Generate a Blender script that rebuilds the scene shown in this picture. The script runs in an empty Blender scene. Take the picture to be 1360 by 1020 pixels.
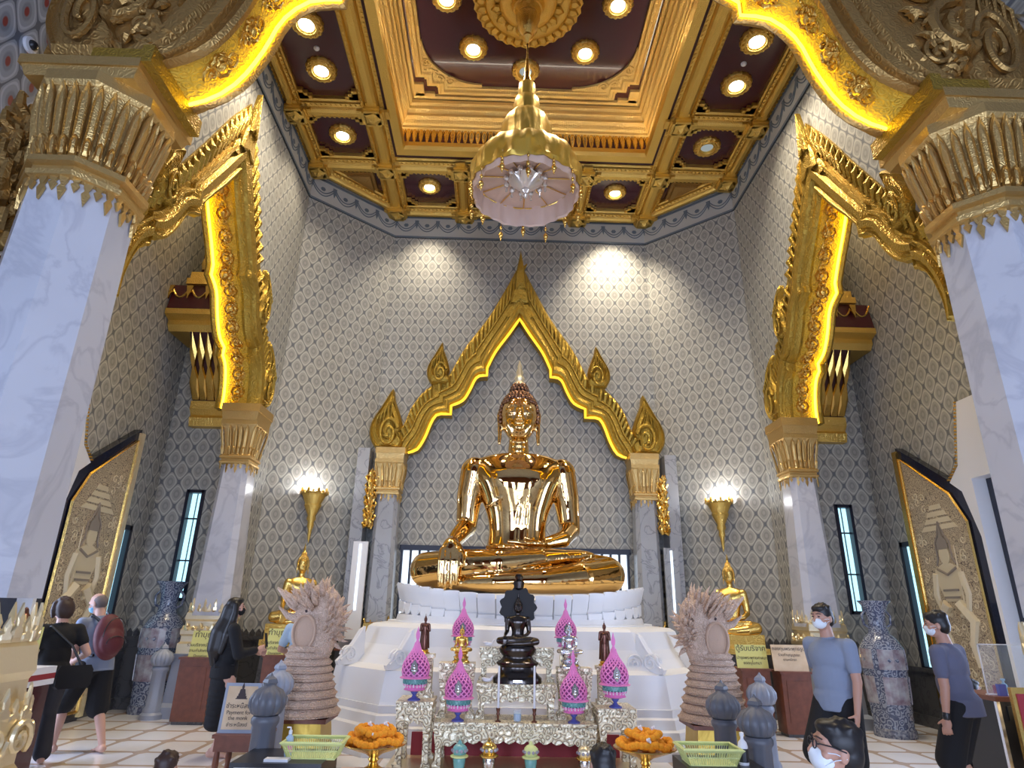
import bpy, bmesh, math, random
from math import sin, cos, pi, radians, hypot, atan2, sqrt
from mathutils import Vector, Matrix
random.seed(7)
C = bpy.context.scene.collection
S = bpy.context.scene
# ------------------------------------------------------------------ camera
FPX, PIT, YAW, ROL = 824.3, radians(19.82), radians(1.155), radians(1.125)
CAM = Vector((-0.4, 0, 1.6))
_F = Vector((sin(YAW)*cos(PIT), cos(YAW)*cos(PIT), sin(PIT)))
_R0 = Vector((cos(YAW), -sin(YAW), 0)); _U0 = _R0.cross(_F)
_R = _R0*cos(ROL)+_U0*sin(ROL); _U = _U0*cos(ROL)-_R0*sin(ROL)
cd = bpy.data.cameras.new('camera'); cam = bpy.data.objects.new('camera', cd); C.objects.link(cam)
cd.sensor_width = 36; cd.lens = FPX*36/1360; cd.clip_start = 0.05
cam.matrix_world = Matrix(((_R.x, _U.x, -_F.x, CAM.x), (_R.y, _U.y, -_F.y, CAM.y), (_R.z, _U.z, -_F.z, CAM.z), (0, 0, 0, 1)))
S.camera = cam
def at(px, py, X=None, Y=None, Z=None):
    """point of the place seen at a photo pixel, on a plane of the room"""
    d = _R*(px-680)+_U*(510-py)+_F*FPX
    t = (X-CAM.x)/d.x if X is not None else (Y-CAM.y)/d.y if Y is not None else (Z-CAM.z)/d.z
    return CAM+d*t
# ------------------------------------------------------------------ world, exposure, daylight
S.view_settings.view_transform = 'Standard'; S.view_settings.look = 'None'
S.view_settings.gamma = 1; S.view_settings.use_curve_mapping = False
S.view_settings.exposure = 0.2
wd = bpy.data.worlds.new('world'); S.world = wd; wd.use_nodes = True
wd.node_tree.nodes['Background'].inputs[0].default_value = (0.55, 0.68, 1.0, 1)
wd.node_tree.nodes['Background'].inputs[1].default_value = .8
def area(name, loc, rot, sx, sy, power, col):
    l = bpy.data.lights.new(name, 'AREA'); l.shape = 'RECTANGLE'; l.size = sx; l.size_y = sy; l.energy = power; l.color = col
    o = bpy.data.objects.new(name, l); o.location = loc; o.rotation_euler = rot; C.objects.link(o); return o
def spot(name, loc, target, power, col, ang=100, blend=1, rad=.06, parent=None):
    l = bpy.data.lights.new(name, 'SPOT'); l.energy = power; l.color = col; l.spot_size = radians(ang); l.spot_blend = blend; l.shadow_soft_size = rad
    o = bpy.data.objects.new(name, l); o.location = loc
    o.rotation_euler = (Vector(target)-Vector(loc)).to_track_quat('-Z', 'Y').to_euler(); C.objects.link(o)
    return o
DAY = (0.56, 0.69, 1.0); WARM = (1.0, 0.86, 0.66)
for dx_ in (-4.2, 0, 4.2): area('daylight_front_panel', (dx_, -5.5, 2.3), (radians(90), 0, 0), 1.9, 4.2, 330, DAY)          # daylight panels behind unseen doorways, shaped for the statue's reflections
area('daylight_side_door', (-7.3, 7.2, 1.8), (radians(90), 0, radians(-90)), 2.2, 3.2, 200, DAY)
area('daylight_side_door', (7.3, 7.2, 1.8), (radians(90), 0, radians(90)), 2.2, 3.2, 200, DAY)

# ------------------------------------------------------------------ materials
def new_mat(name):
    m = bpy.data.materials.new(name); m.use_nodes = True
    return m, m.node_tree, m.node_tree.nodes['Principled BSDF']
def setp(b, **k):
    for a, v in k.items():
        n = {'col': 'Base Color', 'rough': 'Roughness', 'metal': 'Metallic', 'spec': 'Specular IOR Level', 'ecol': 'Emission Color', 'estr': 'Emission Strength', 'alpha': 'Alpha', 'trans': 'Transmission Weight', 'coat': 'Coat Weight'}[a]
        b.inputs[n].default_value = (*v, 1) if isinstance(v, tuple) and len(v) == 3 else v
def lk(t, a, b): t.links.new(a, b)
def node(t, typ, **k):
    n = t.nodes.new(typ)
    for a, v in k.items():
        if a.startswith('i_'): n.inputs[int(a[2:])].default_value = v
        else: setattr(n, a, v)
    return n
def math_(t, op, a, b=None, c=None):
    n = t.nodes.new('ShaderNodeMath'); n.operation = op
    for i, v in enumerate((a, b, c)):
        if v is None: continue
        if hasattr(v, 'is_output') or hasattr(v, 'links'): lk(t, v, n.inputs[i])
        else: n.inputs[i].default_value = v
    return n.outputs[0]
def simple(name, col, rough=.5, metal=0., bump=0., scale=8., noise2=None, dist=.01, **k):
    m, t, b = new_mat(name); setp(b, col=col, rough=rough, metal=metal, **k)
    if bump or noise2:
        tc = node(t, 'ShaderNodeTexCoord')
        nz = node(t, 'ShaderNodeTexNoise'); nz.inputs['Scale'].default_value = scale; nz.inputs['Detail'].default_value = 5
        lk(t, tc.outputs['Object'], nz.inputs['Vector'])
        if bump:
            bp = node(t, 'ShaderNodeBump'); bp.inputs['Strength'].default_value = bump; bp.inputs['Distance'].default_value = dist
            lk(t, nz.outputs['Fac'], bp.inputs['Height']); lk(t, bp.outputs[0], b.inputs['Normal'])
        if noise2:
            cr = node(t, 'ShaderNodeValToRGB'); cr.color_ramp.elements[0].color = (*col, 1); cr.color_ramp.elements[1].color = (*noise2, 1)
            cr.color_ramp.elements[0].position = .35; cr.color_ramp.elements[1].position = .68
            lk(t, nz.outputs['Fac'], cr.inputs[0]); lk(t, cr.outputs[0], b.inputs['Base Color'])
    return m
def carved(name, col, rough, metal, scale, strength=.7, dist=.03, second=None, lines=True, thr=.12):
    """scrolling relief: rings around scattered points, bent by noise"""
    m, t, b = new_mat(name); setp(b, col=col, rough=rough, metal=metal)
    tc = node(t, 'ShaderNodeTexCoord'); nz = node(t, 'ShaderNodeTexNoise'); nz.inputs['Scale'].default_value = scale*.6
    lk(t, tc.outputs['Object'], nz.inputs['Vector'])
    mx = node(t, 'ShaderNodeMixRGB'); mx.inputs[0].default_value = .12/ max(scale*.12, .2)
    lk(t, tc.outputs['Object'], mx.inputs[1]); lk(t, nz.outputs['Color'], mx.inputs[2])
    vo = node(t, 'ShaderNodeTexVoronoi'); vo.inputs['Scale'].default_value = scale; lk(t, mx.outputs[0], vo.inputs['Vector'])
    h = math_(t, 'SINE', math_(t, 'MULTIPLY', vo.outputs['Distance'], 17.0 if lines else 7.))
    h = math_(t, 'MULTIPLY', math_(t, 'ADD', h, 1.0), .5)
    bp = node(t, 'ShaderNodeBump'); bp.inputs['Strength'].default_value = strength; bp.inputs['Distance'].default_value = dist
    lk(t, h, bp.inputs['Height']); lk(t, bp.outputs[0], b.inputs['Normal'])
    if second:
        cr = node(t, 'ShaderNodeValToRGB'); cr.color_ramp.elements[0].color = (*second, 1); cr.color_ramp.elements[1].color = (*col, 1)
        cr.color_ramp.elements[0].position = thr; cr.color_ramp.elements[1].position = thr+.22
        lk(t, h, cr.inputs[0]); lk(t, cr.outputs[0], b.inputs['Base Color'])
    return m
def lattice(name, pu, pv, ring, mid, dark, heart, rough=.55, red=None, mid2=None):
    """printed ogee lattice; uv in metres"""
    m, t, b = new_mat(name); setp(b, rough=rough)
    uv = node(t, 'ShaderNodeUVMap'); sp = node(t, 'ShaderNodeSeparateXYZ'); lk(t, uv.outputs[0], sp.inputs[0])
    a = math_(t, 'MULTIPLY', sp.outputs[0], 2*pi/pu); bb = math_(t, 'MULTIPLY', sp.outputs[1], 2*pi/pv)
    d = math_(t, 'ABSOLUTE', math_(t, 'ADD', math_(t, 'COSINE', a), math_(t, 'COSINE', bb)))
    d = math_(t, 'MULTIPLY', d, .5)
    cr = node(t, 'ShaderNodeValToRGB'); R = cr.color_ramp
    m2_ = mid2 or mid; st = [(0, dark), (.05, dark), (.09, mid), (.19, mid), (.23, ring), (.35, ring), (.40, m2_), (.66, m2_), (.80, heart), (.90, heart), (.95, red or m2_)]
    R.elements[0].position = 0; R.elements[0].color = (*st[0][1], 1); R.elements[1].position = st[1][0]; R.elements[1].color = (*st[1][1], 1)
    for p, c in st[2:]:
        e = R.elements.new(p); e.color = (*c, 1)
    lk(t, d, cr.inputs[0])
    # blobs where the lines cross
    x2 = math_(t, 'COSINE', math_(t, 'MULTIPLY', a, 1)); dd = math_(t, 'SUBTRACT', math_(t, 'COSINE', a), math_(t, 'COSINE', bb))
    dd = math_(t, 'GREATER_THAN', math_(t, 'ABSOLUTE', dd), 1.82)
    mx = node(t, 'ShaderNodeMixRGB'); lk(t, dd, mx.inputs[0]); lk(t, cr.outputs[0], mx.inputs[1]); mx.inputs[2].default_value = (*dark, 1)
    nz = node(t, 'ShaderNodeTexNoise'); nz.inputs['Scale'].default_value = 1.3; lk(t, uv.outputs[0], nz.inputs['Vector'])
    m2 = node(t, 'ShaderNodeMixRGB'); m2.blend_type = 'MULTIPLY'; m2.inputs[0].default_value = .15
    lk(t, mx.outputs[0], m2.inputs[1]); lk(t, nz.outputs['Fac'], m2.inputs[2]); lk(t, m2.outputs[0], b.inputs['Base Color'])
    return m
def marble(name, base, vein, scale=2.2, rough=.25, thr=.03):
    m, t, b = new_mat(name); setp(b, rough=rough)
    tc = node(t, 'ShaderNodeTexCoord'); nz = node(t, 'ShaderNodeTexNoise'); nz.inputs['Scale'].default_value = scale; nz.inputs['Detail'].default_value = 9; nz.inputs['Distortion'].default_value = 1.2
    lk(t, tc.outputs['Object'], nz.inputs['Vector'])
    v = math_(t, 'ABSOLUTE', math_(t, 'SUBTRACT', nz.outputs['Fac'], .5))
    cr = node(t, 'ShaderNodeValToRGB'); cr.color_ramp.elements[0].color = (*vein, 1); cr.color_ramp.elements[1].color = (*base, 1)
    cr.color_ramp.elements[0].position = 0; cr.color_ramp.elements[1].position = thr
    lk(t, v, cr.inputs[0])
    n2 = node(t, 'ShaderNodeTexNoise'); n2.inputs['Scale'].default_value = scale*.5; n2.inputs['Detail'].default_value = 4; lk(t, tc.outputs['Object'], n2.inputs['Vector'])
    mx = node(t, 'ShaderNodeMixRGB'); mx.blend_type = 'MULTIPLY'; mx.inputs[0].default_value = .3
    lk(t, cr.outputs[0], mx.inputs[1]); lk(t, n2.outputs['Fac'], mx.inputs[2]); lk(t, mx.outputs[0], b.inputs['Base Color'])
    return m
def floor_mat():
    m, t, b = new_mat('floor_marble'); setp(b, rough=.16)
    tc = node(t, 'ShaderNodeTexCoord'); sp = node(t, 'ShaderNodeSeparateXYZ'); lk(t, tc.outputs['Object'], sp.inputs[0])
    def cell(o, p): return math_(t, 'ABSOLUTE', math_(t, 'SUBTRACT', math_(t, 'FRACT', math_(t, 'DIVIDE', o, p)), .5))
    x = cell(sp.outputs[0], .54); y = cell(sp.outputs[1], .62)
    e = math_(t, 'MAXIMUM', math_(t, 'MAXIMUM', x, y), math_(t, 'MULTIPLY', math_(t, 'ADD', x, y), .56))
    g = math_(t, 'LESS_THAN', e, .442)
    nz = node(t, 'ShaderNodeTexNoise'); nz.inputs['Scale'].default_value = 3; nz.inputs['Detail'].default_value = 6; lk(t, tc.outputs['Object'], nz.inputs['Vector'])
    c1 = node(t, 'ShaderNodeMixRGB'); c1.inputs[1].default_value = (.84, .84, .86, 1); c1.inputs[2].default_value = (.72, .72, .75, 1); lk(t, nz.outputs['Fac'], c1.inputs[0])
    mx = node(t, 'ShaderNodeMixRGB'); lk(t, g, mx.inputs[0]); mx.inputs[1].default_value = (.50, .39, .30, 1); lk(t, c1.outputs[0], mx.inputs[2]); lk(t, mx.outputs[0], b.inputs['Base Color'])
    return m
GC = (.80, .52, .13)
M = dict(
    gold=carved('carved_gold', GC, .38, 1, 9, .6, .02),
    goldf=carved('fine_carved_gold', (.80, .54, .14), .38, 1, 22, .5, .008),
    goldp=simple('plain_gold', (.82, .55, .16), .27, 1, .25, 25),
    golds=carved('big_scroll_gold', (.44, .27, .09), .46, .9, 12, .35, .01),
    goldcap=carved('capital_gold', (.66, .45, .17), .42, .9, 16, .3, .006),
    goldlit=carved('arch_gold', (.46, .30, .05), .45, .85, 14, .5, .01),
    glow=carved('soffit_gold', (.80, .52, .06), .6, .35, 12, .6, .02),
    goldm=simple('mirror_gold', (.76, .50, .20), .05, 1),
    goldl=simple('gold_leaf', (.83, .55, .15), .25, 1, .15, 40),
    cloth=simple('gold_cloth', (.62, .41, .07), .38, .6, .5, 6, dist=.02),
    goldtable=carved('inlaid_gold_white', (.95, .86, .62), .32, .3, 15, .8, .008, second=(.20, .13, .06), thr=.0),
    palegold=simple('pale_gold', (.86, .74, .48), .35, .8, .3, 30),
    paper=lattice('ogee_wallpaper', .30, .42, (.54, .53, .46), (.41, .40, .35), (.16, .17, .18), (.30, .295, .265), mid2=(.38, .37, .33)),
    bigpaper=lattice('large_lattice_wall', .40, .80, (.60, .62, .66), (.42, .44, .48), (.16, .17, .20), (.30, .31, .34), red=(.35, .06, .05)),
    maroon=simple('maroon_lacquer', (.060, .010, .014), .16, 0, coat=.3),
    maroond=simple('dark_maroon', (.045, .008, .008), .6, 0),
    redbox=simple('red_cloth', (.30, .02, .03), .6),
    marble=marble('white_marble', (.66, .67, .72), (.56, .57, .63), 1.3, .25, .05),
    marbleg=marble('grey_marble', (.40, .41, .43), (.24, .25, .27), 2.5, .28),
    dado=marble('dark_dado_marble', (.10, .10, .105), (.05, .05, .055), 3, .3),
    whitestone=simple('white_stone', (.80, .80, .80), .38, 0, .05, 10),
    floor=floor_mat(),
    frieze=simple('frieze_paint', (.45, .45, .42), .6), friezed=simple('frieze_dark_paint', (.13, .16, .19), .6),
    blackf=simple('blue_black_lacquer', (.008, .011, .03), .2, 0, coat=.4),
    black=simple('black_fabric', (.006, .006, .008), .85), blackp=simple('black_plastic', (.015, .015, .018), .35),
    doorgold=carved('painted_door_gold', (.52, .42, .27), .5, .1, 17, .4, .006, second=(.14, .10, .075), thr=.03),
    figure=simple('figure_gold', (.68, .58, .38), .5, .1), figured=simple('figure_shade_grey', (.30, .25, .20), .5, .2),
    carvedwhite=carved('pale_carved_strip', (.85, .74, .50), .3, .85, 28, .9, .012),
    wood=simple('brown_board', (.20, .065, .035), .4, 0, .1, 12, noise2=(.14, .045, .025)),
    nagawood=carved('carved_wood', (.68, .50, .38), .6, 0, 24, .7, .010, second=(.50, .35, .25), thr=.03),
    nagascale=simple('wood_scale', (.55, .38, .27), .65, 0, .5, 60, dist=.01),
    stone=simple('grey_stone_post', (.115, .12, .14), .42, 0, .15, 30), stoneb=simple('pale_blue_stone', (.30, .33, .40), .4, 0, .1, 20),
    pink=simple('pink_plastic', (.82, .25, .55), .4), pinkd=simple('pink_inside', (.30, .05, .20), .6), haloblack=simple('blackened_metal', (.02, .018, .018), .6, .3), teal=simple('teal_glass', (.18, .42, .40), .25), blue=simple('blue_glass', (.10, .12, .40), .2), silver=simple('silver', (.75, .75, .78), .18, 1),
    bronze=simple('dark_bronze', (.075, .065, .06), .22, 1), brownb=simple('brown_bronze', (.16, .07, .05), .3, .8), curl=simple('hair_bronze', (.20, .11, .07), .25, 1),
    marigold=simple('marigold', (.90, .38, .015), .8, 0, .8, 90, noise2=(.80, .27, .01), dist=.01),
    basket=simple('lime_plastic', (.66, .72, .30), .45), white=simple('white_plastic', (.8, .8, .82), .4), screen=simple('acrylic', (.75, .85, .95), .05, 0, alpha=.14),
    yellow=simple('yellow_card', (.72, .68, .22), .6), beige=simple('beige_card', (.72, .55, .36), .6, noise2=(.60, .42, .24), scale=5), ink=simple('dark_ink', (.05, .03, .03), .6),
    porcelain=carved('painted_porcelain', (.30, .34, .42), .15, 0, 15, .12, .003, second=(.08, .10, .17), thr=.40),
    porcw=simple('porcelain_white', (.42, .43, .47), .15, noise2=(.22, .16, .20), scale=9), porcg=simple('porcelain_dark', (.06, .07, .13), .2, noise2=(.30, .33, .38), scale=30),
    skin=simple('skin', (.50, .27, .19), .5), skinl=simple('skin_light', (.58, .34, .26), .5), hair=simple('black_hair', (.010, .008, .008), .45), hairb=simple('brown_hair', (.035, .015, .010), .5), hairg=simple('grey_hair', (.16, .13, .12), .7),
    mask=simple('mask_white', (.75, .80, .85), .8), maskb=simple('mask_blue', (.25, .50, .70), .8),
    tblue=simple('grey_blue_cotton', (.23, .27, .36), .9, 0, .2, 25), tlight=simple('pale_blue_cotton', (.42, .55, .68), .9), tnavy=simple('slate_cotton', (.115, .12, .18), .9, 0, .2, 25), tyel=simple('yellow_cotton', (.70, .52, .03), .9),
    pantg=simple('grey_cotton', (.035, .034, .040), .9, 0, .3, 15), redpack=simple('red_nylon', (.10, .012, .018), .6, 0, .2, 20),
    fabric=simple('pale_pink_cloth', (.66, .48, .38), .7, 0, .4, 8), crystal=simple('crystal', (.75, .68, .60), .08, .5),
    trim=simple('dark_trim', (.03, .02, .02), .5), wframe=simple('window_frame', (.012, .014, .03), .4), ceil2=simple('aisle_ceiling', (.05, .03, .025), .6),
)
def emit(name, col, s):
    m, t, b = new_mat(name); setp(b, col=(.0, .0, .0), ecol=col, estr=s, rough=.4); return m
M['goldw'] = carved('bright_moulding_gold', (.86, .62, .22), .42, .75, 22, .8, .012)
M['led'] = emit('led_strip', (1.0, .72, .03), 8.0); M['cove'] = emit('cove_strip', (1.0, .90, .72), 24.0); M['ledsoft'] = emit('led_strip_soft', (1.0, .60, .03), 1.6)
M['lamp'] = emit('lamp_lens', (1.0, .93, .82), 14.0); M['lampoff'] = emit('lamp_lens_dim', (.75, .85, .85), .35)
M['day'] = emit('daylit_glass', (.42, .78, .95), 1.6); M['day2'] = emit('daylit_glass_pale', (.72, .84, 1.0), 2.0); M['sconceglow'] = emit('sconce_bulb', (.95, .95, 1.0), 14.0)
M['phone'] = emit('screen', (.5, .6, .8), .8)

# ------------------------------------------------------------------ mesh building
class MB:
    def __init__(s, m=None): s.v = []; s.f = []; s.m = m or Matrix()
    def add(s, vs, fs, m=None):
        k = len(s.v); mm = s.m if m is None else s.m @ m
        s.v += [mm @ Vector(p) for p in vs]; s.f += [tuple(i+k for i in f) for f in fs]; return s
    def box(s, c, d, rz=0, m=None):
        x, y, z = d[0]/2, d[1]/2, d[2]/2
        q = Matrix.Translation(c) @ Matrix.Rotation(rz, 4, 'Z')
        if m is not None: q = m @ q
        return s.add([(a*x, b*y, e*z) for a, b, e in ((-1, -1, -1), (1, -1, -1), (1, 1, -1), (-1, 1, -1), (-1, -1, 1), (1, -1, 1), (1, 1, 1), (-1, 1, 1))],
                     [(0, 3, 2, 1), (4, 5, 6, 7), (0, 1, 5, 4), (1, 2, 6, 5), (2, 3, 7, 6), (3, 0, 4, 7)], q)
    def b2(s, x0, x1, y0, y1, z0, z1): return s.box(((x0+x1)/2, (y0+y1)/2, (z0+z1)/2), (abs(x1-x0), abs(y1-y0), abs(z1-z0)))
    def frus(s, c, w0, d0, w1, d1, h):
        vs = [(c[0]+a*w/2, c[1]+b*d/2, c[2]+z) for w, d, z in ((w0, d0, 0), (w1, d1, h)) for a, b in ((-1, -1), (1, -1), (1, 1), (-1, 1))]
        return s.add(vs, [(0, 3, 2, 1), (4, 5, 6, 7), (0, 1, 5, 4), (1, 2, 6, 5), (2, 3, 7, 6), (3, 0, 4, 7)])
    def loft(s, rings, caps=True, closed=True, m=None):
        n = len(rings[0]); vs = [p for r in rings for p in r]; fs = []
        for i in range(len(rings)-1):
            for j in range(n if closed else n-1):
                a = i*n+j; b = i*n+(j+1) % n; fs.append((a, b, b+n, a+n))
        if caps and closed: fs += [tuple(range(n))[::-1], tuple(range((len(rings)-1)*n, len(rings)*n))]
        return s.add(vs, fs, m)
    def lathe(s, prof, n=24, c=(0, 0, 0), sx=1, sy=1, wob=None, ph=0, caps=True, m=None):
        rings = []
        for i, (r, z) in enumerate(prof):
            rings.append([(c[0]+sx*r*(wob(j/n*2*pi, i) if wob else 1)*cos(j/n*2*pi+ph), c[1]+sy*r*(wob(j/n*2*pi, i) if wob else 1)*sin(j/n*2*pi+ph), c[2]+z) for j in range(n)])
        return s.loft(rings, caps, m=m)
    def tube(s, pts, r, n=8, m=None, flat=1):
        pts = [Vector(p) for p in pts]; k = len(pts); rr = r if isinstance(r, (list, tuple)) else [r]*k
        rings = []; up = None
        for i, p in enumerate(pts):
            t = (pts[min(i+1, k-1)]-pts[max(i-1, 0)]).normalized()
            if up is None: up = t.orthogonal().normalized()
            up = (up-t*up.dot(t)); up = up.normalized() if up.length > 1e-6 else t.orthogonal().normalized()
            w = t.cross(up)
            rings.append([p+up*(cos(2*pi*j/n)*rr[i])+w*(sin(2*pi*j/n)*rr[i]*flat) for j in range(n)])
        return s.loft(rings, m=m)
    def ell(s, c, r, n=16, k=10, rot=None):
        m = Matrix.Translation(c)
        if rot is not None: m = m @ rot
        m = m @ Matrix.Diagonal((r[0], r[1], r[2], 1))
        return s.lathe([(max(sin(pi*i/k), 1e-4), -cos(pi*i/k)) for i in range(k+1)], n, m=m)
    def cap(s, a, ra, b, rb, n=14):
        a = Vector(a); b = Vector(b); d = b-a; L = d.length
        if L < 1e-6: return s.ell(a, (ra,)*3, n)
        q = Matrix.Translation(a) @ d.to_track_quat('Z', 'Y').to_matrix().to_4x4()
        pr = [(max(ra*sin(t), 1e-4), -ra*cos(t)) for t in [i*pi/2/4 for i in range(5)]]+[(max(rb*cos(t), 1e-4), L+rb*sin(t)) for t in [i*pi/2/4 for i in range(5)]]
        return s.lathe(pr, n, m=q)
    def chain(s, pts, rs):
        for i in range(len(pts)-1): s.cap(pts[i], rs[i], pts[i+1], rs[i+1])
        return s
    def plate(s, poly, o, ux, uy, th, bev=0, dome=None):
        """outline in the plane (ux,uy) at o, extruded by vector th; dome = [(scale,height fraction)...]"""
        o, ux, uy, th = Vector(o), Vector(ux), Vector(uy), Vector(th)
        cx = sum(p[0] for p in poly)/len(poly); cy = sum(p[1] for p in poly)/len(poly)
        rings = [[o+ux*p[0]+uy*p[1] for p in poly]]
        for sc, h in (dome or [(1, 1)]):
            rings.append([o+ux*(cx+(p[0]-cx)*sc)+uy*(cy+(p[1]-cy)*sc)+th*h for p in poly])
        return s.loft(rings)
    def build(s, name, mat, parent=None, smooth=False, uv=None, loc=None):
        me = bpy.data.meshes.new(name); me.from_pydata([tuple(p) for p in s.v], [], s.f)
        bm = bmesh.new(); bm.from_mesh(me); bmesh.ops.recalc_face_normals(bm, faces=bm.faces)
        if smooth:
            for f in bm.faces: f.smooth = True
            if smooth != 'all':
                for e in bm.edges:
                    if len(e.link_faces) == 2 and e.calc_face_angle(0) > radians(42): e.smooth = False
        if uv:
            ul = bm.loops.layers.uv.new('UVMap')
            for f in bm.faces:
                for l in f.loops: l[ul].uv = uv(l.vert.co)
        bm.to_mesh(me); bm.free(); me.materials.append(M[mat] if isinstance(mat, str) else mat)
        o = bpy.data.objects.new(name, me); C.objects.link(o)
        if loc is not None: o.location = loc
        if parent is not None:
            o.parent = parent
        return o
def thing(name, label, cat, loc=(0, 0, 0), rz=0, group=None, scale=1):
    o = bpy.data.objects.new(name, None); C.objects.link(o); o.location = loc; o.rotation_euler = (0, 0, rz); o.scale = (scale,)*3
    o.empty_display_size = .1; o['label'] = label; o['category'] = cat
    if group: o['group'] = group
    return o
def tag(o, label, cat, group=None):
    o['label'] = label; o['category'] = cat
    if group: o['group'] = group
    return o
def struct(o): o['kind'] = 'structure'; return o
def dup(root, loc=None, rz=None, label=None, scale=None, flip=False):
    r = root.copy(); C.objects.link(r)
    if loc is not None: r.location = loc
    if rz is not None: r.rotation_euler = (0, 0, rz)
    if label: r['label'] = label
    if scale: r.scale = scale if isinstance(scale, (tuple, list)) else (scale,)*3
    def kids(a, b):
        for ch in a.children:
            if ch in seen: continue
            c = ch.copy(); seen.add(c); C.objects.link(c); c.parent = b; kids(ch, c)
    seen = set(); kids(root, r); return r
def remesh(mb, name, mat, voxel, parent=None, smooth_it=3, loc=None, disp=None):
    o = mb.build(name, mat, None)
    md = o.modifiers.new('r', 'REMESH'); md.mode = 'VOXEL'; md.voxel_size = voxel; md.use_smooth_shade = True
    if smooth_it: ms = o.modifiers.new('s', 'SMOOTH'); ms.iterations = smooth_it; ms.factor = .5
    dg = bpy.context.evaluated_depsgraph_get(); me = bpy.data.meshes.new_from_object(o.evaluated_get(dg))
    old = o.data; o.modifiers.clear(); o.data = me; bpy.data.meshes.remove(old); me.name = name
    if not len(me.materials): me.materials.append(M[mat])
    for p in me.polygons: p.use_smooth = True
    if parent is not None: o.parent = parent
    if loc is not None: o.location = loc
    return o
def spiral(cx, cy, r, turns, a0=0, sgn=1, n=26, r1=.12):
    return [(cx+r*(1-(1-r1)*i/n)*cos(a0+sgn*turns*2*pi*i/n), cy+r*(1-(1-r1)*i/n)*sin(a0+sgn*turns*2*pi*i/n)) for i in range(n+1)]
def resample(pts, n):
    pts = [Vector((*p, 0)) if len(p) == 2 else Vector(p) for p in pts]
    L = [0]
    for i in range(1, len(pts)): L.append(L[-1]+(pts[i]-pts[i-1]).length)
    out = []
    for k in range(n):
        t = L[-1]*k/(n-1); i = 1
        while i < len(pts)-1 and L[i] < t: i += 1
        u = (t-L[i-1])/max(L[i]-L[i-1], 1e-9); out.append(pts[i-1].lerp(pts[i], u))
    return out
def catmull(pts, sub=5):
    P = [Vector((*p, 0)) if len(p) == 2 else Vector(p) for p in pts]; out = []
    for i in range(len(P)-1):
        p0 = P[max(i-1, 0)]; p1 = P[i]; p2 = P[i+1]; p3 = P[min(i+2, len(P)-1)]
        for k in range(sub):
            t = k/sub
            out.append(.5*((2*p1)+(p2-p0)*t+(2*p0-5*p1+4*p2-p3)*t*t+(3*p1-p0-3*p2+p3)*t**3))
    out.append(P[-1]); return out
def lettering(txt, size, loc, rot, mat, parent, align='CENTER'):
    c = bpy.data.curves.new('lettering', 'FONT'); c.body = txt; c.size = size; c.align_x = align; c.align_y = 'CENTER'; c.extrude = .0008
    t = bpy.data.objects.new('tmp', c); C.objects.link(t)
    me = bpy.data.meshes.new_from_object(t.evaluated_get(bpy.context.evaluated_depsgraph_get())); bpy.data.objects.remove(t); bpy.data.curves.remove(c)
    me.materials.clear(); me.materials.append(M[mat]); me.name = 'lettering'
    o = bpy.data.objects.new('lettering', me); C.objects.link(o); o.location = loc; o.rotation_euler = rot; o.parent = parent; return o

# ================================================================== THE SETTING
HW, CH, YB, ZC, OW, YA = 4.7, 3.05, 13.05, 10.65, 6.35, 11.0   # half width, chamfer, back wall, ceiling, outer wall, aisle end wall
def wallrect(name, ax, pos, th, u0, u1, z0, z1, holes=(), mat='paper'):
    us = sorted({u0, u1, *[h[0] for h in holes], *[h[1] for h in holes]}); zs = sorted({z0, z1, *[h[2] for h in holes], *[h[3] for h in holes]})
    mb = MB()
    for a, b in zip(us, us[1:]):
        for c, d in zip(zs, zs[1:]):
            if any(h[0] <= (a+b)/2 <= h[1] and h[2] <= (c+d)/2 <= h[3] for h in holes): continue
            if ax == 'x': mb.b2(pos, pos+th, a, b, c, d)
            else: mb.b2(a, b, pos, pos+th, c, d)
    return struct(mb.build(name, mat, uv=(lambda p: (p.y, p.z)) if ax == 'x' else (lambda p: (p.x, p.z))))
fl = MB(); fl.b2(-9, 9, -6, 13.6, -.2, 0); struct(fl.build('floor', 'floor'))
wallrect('wall_back', 'y', YB, .25, -CH, CH, 0, ZC+.2, [(-2.3, 2.3, 1.3, 2.7)])
# chamfers and side walls with the arch openings
SIDE_IN = [[(2.05, 4.75), (2.05, 5.0), (1.98, 5.3), (1.88, 5.5), (1.74, 5.60)], [(1.74, 5.75), (1.50, 5.85), (1.28, 6.15), (1.1, 6.5), (.82, 6.66)], [(.82, 6.85), (.62, 7.15), (.32, 7.55), (0, 8.05)]]
SIDE_OUT = [[(2.42, 4.75), (2.5, 5.1), (2.4, 5.5), (2.2, 5.9), (2.0, 6.2)], [(2.0, 6.2), (1.75, 6.6), (1.45, 7.05)], [(1.45, 7.05), (.95, 7.9), (.5, 8.7), (0, 9.45)]]
BACK_IN = [[(2.27, 4.59), (2.07, 4.66), (1.93, 4.92), (1.82, 5.24), (1.70, 5.42), (1.42, 5.42)], [(1.42, 5.62), (1.18, 5.74), (1.04, 5.98), (.90, 6.28), (.68, 6.32)], [(.68, 6.50), (.51, 6.89), (.23, 7.31), (0, 7.68)]]
BACK_OUT = [[(2.60, 4.59), (2.62, 4.9), (2.42, 5.19), (2.30, 5.53), (2.1, 5.87), (1.89, 6.09)], [(1.89, 6.09), (1.58, 6.27), (1.42, 6.55), (1.28, 6.85), (1.10, 7.16)], [(1.10, 7.16), (.70, 7.76), (.38, 8.39), (.22, 8.72), (0, 9.2)]]
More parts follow.
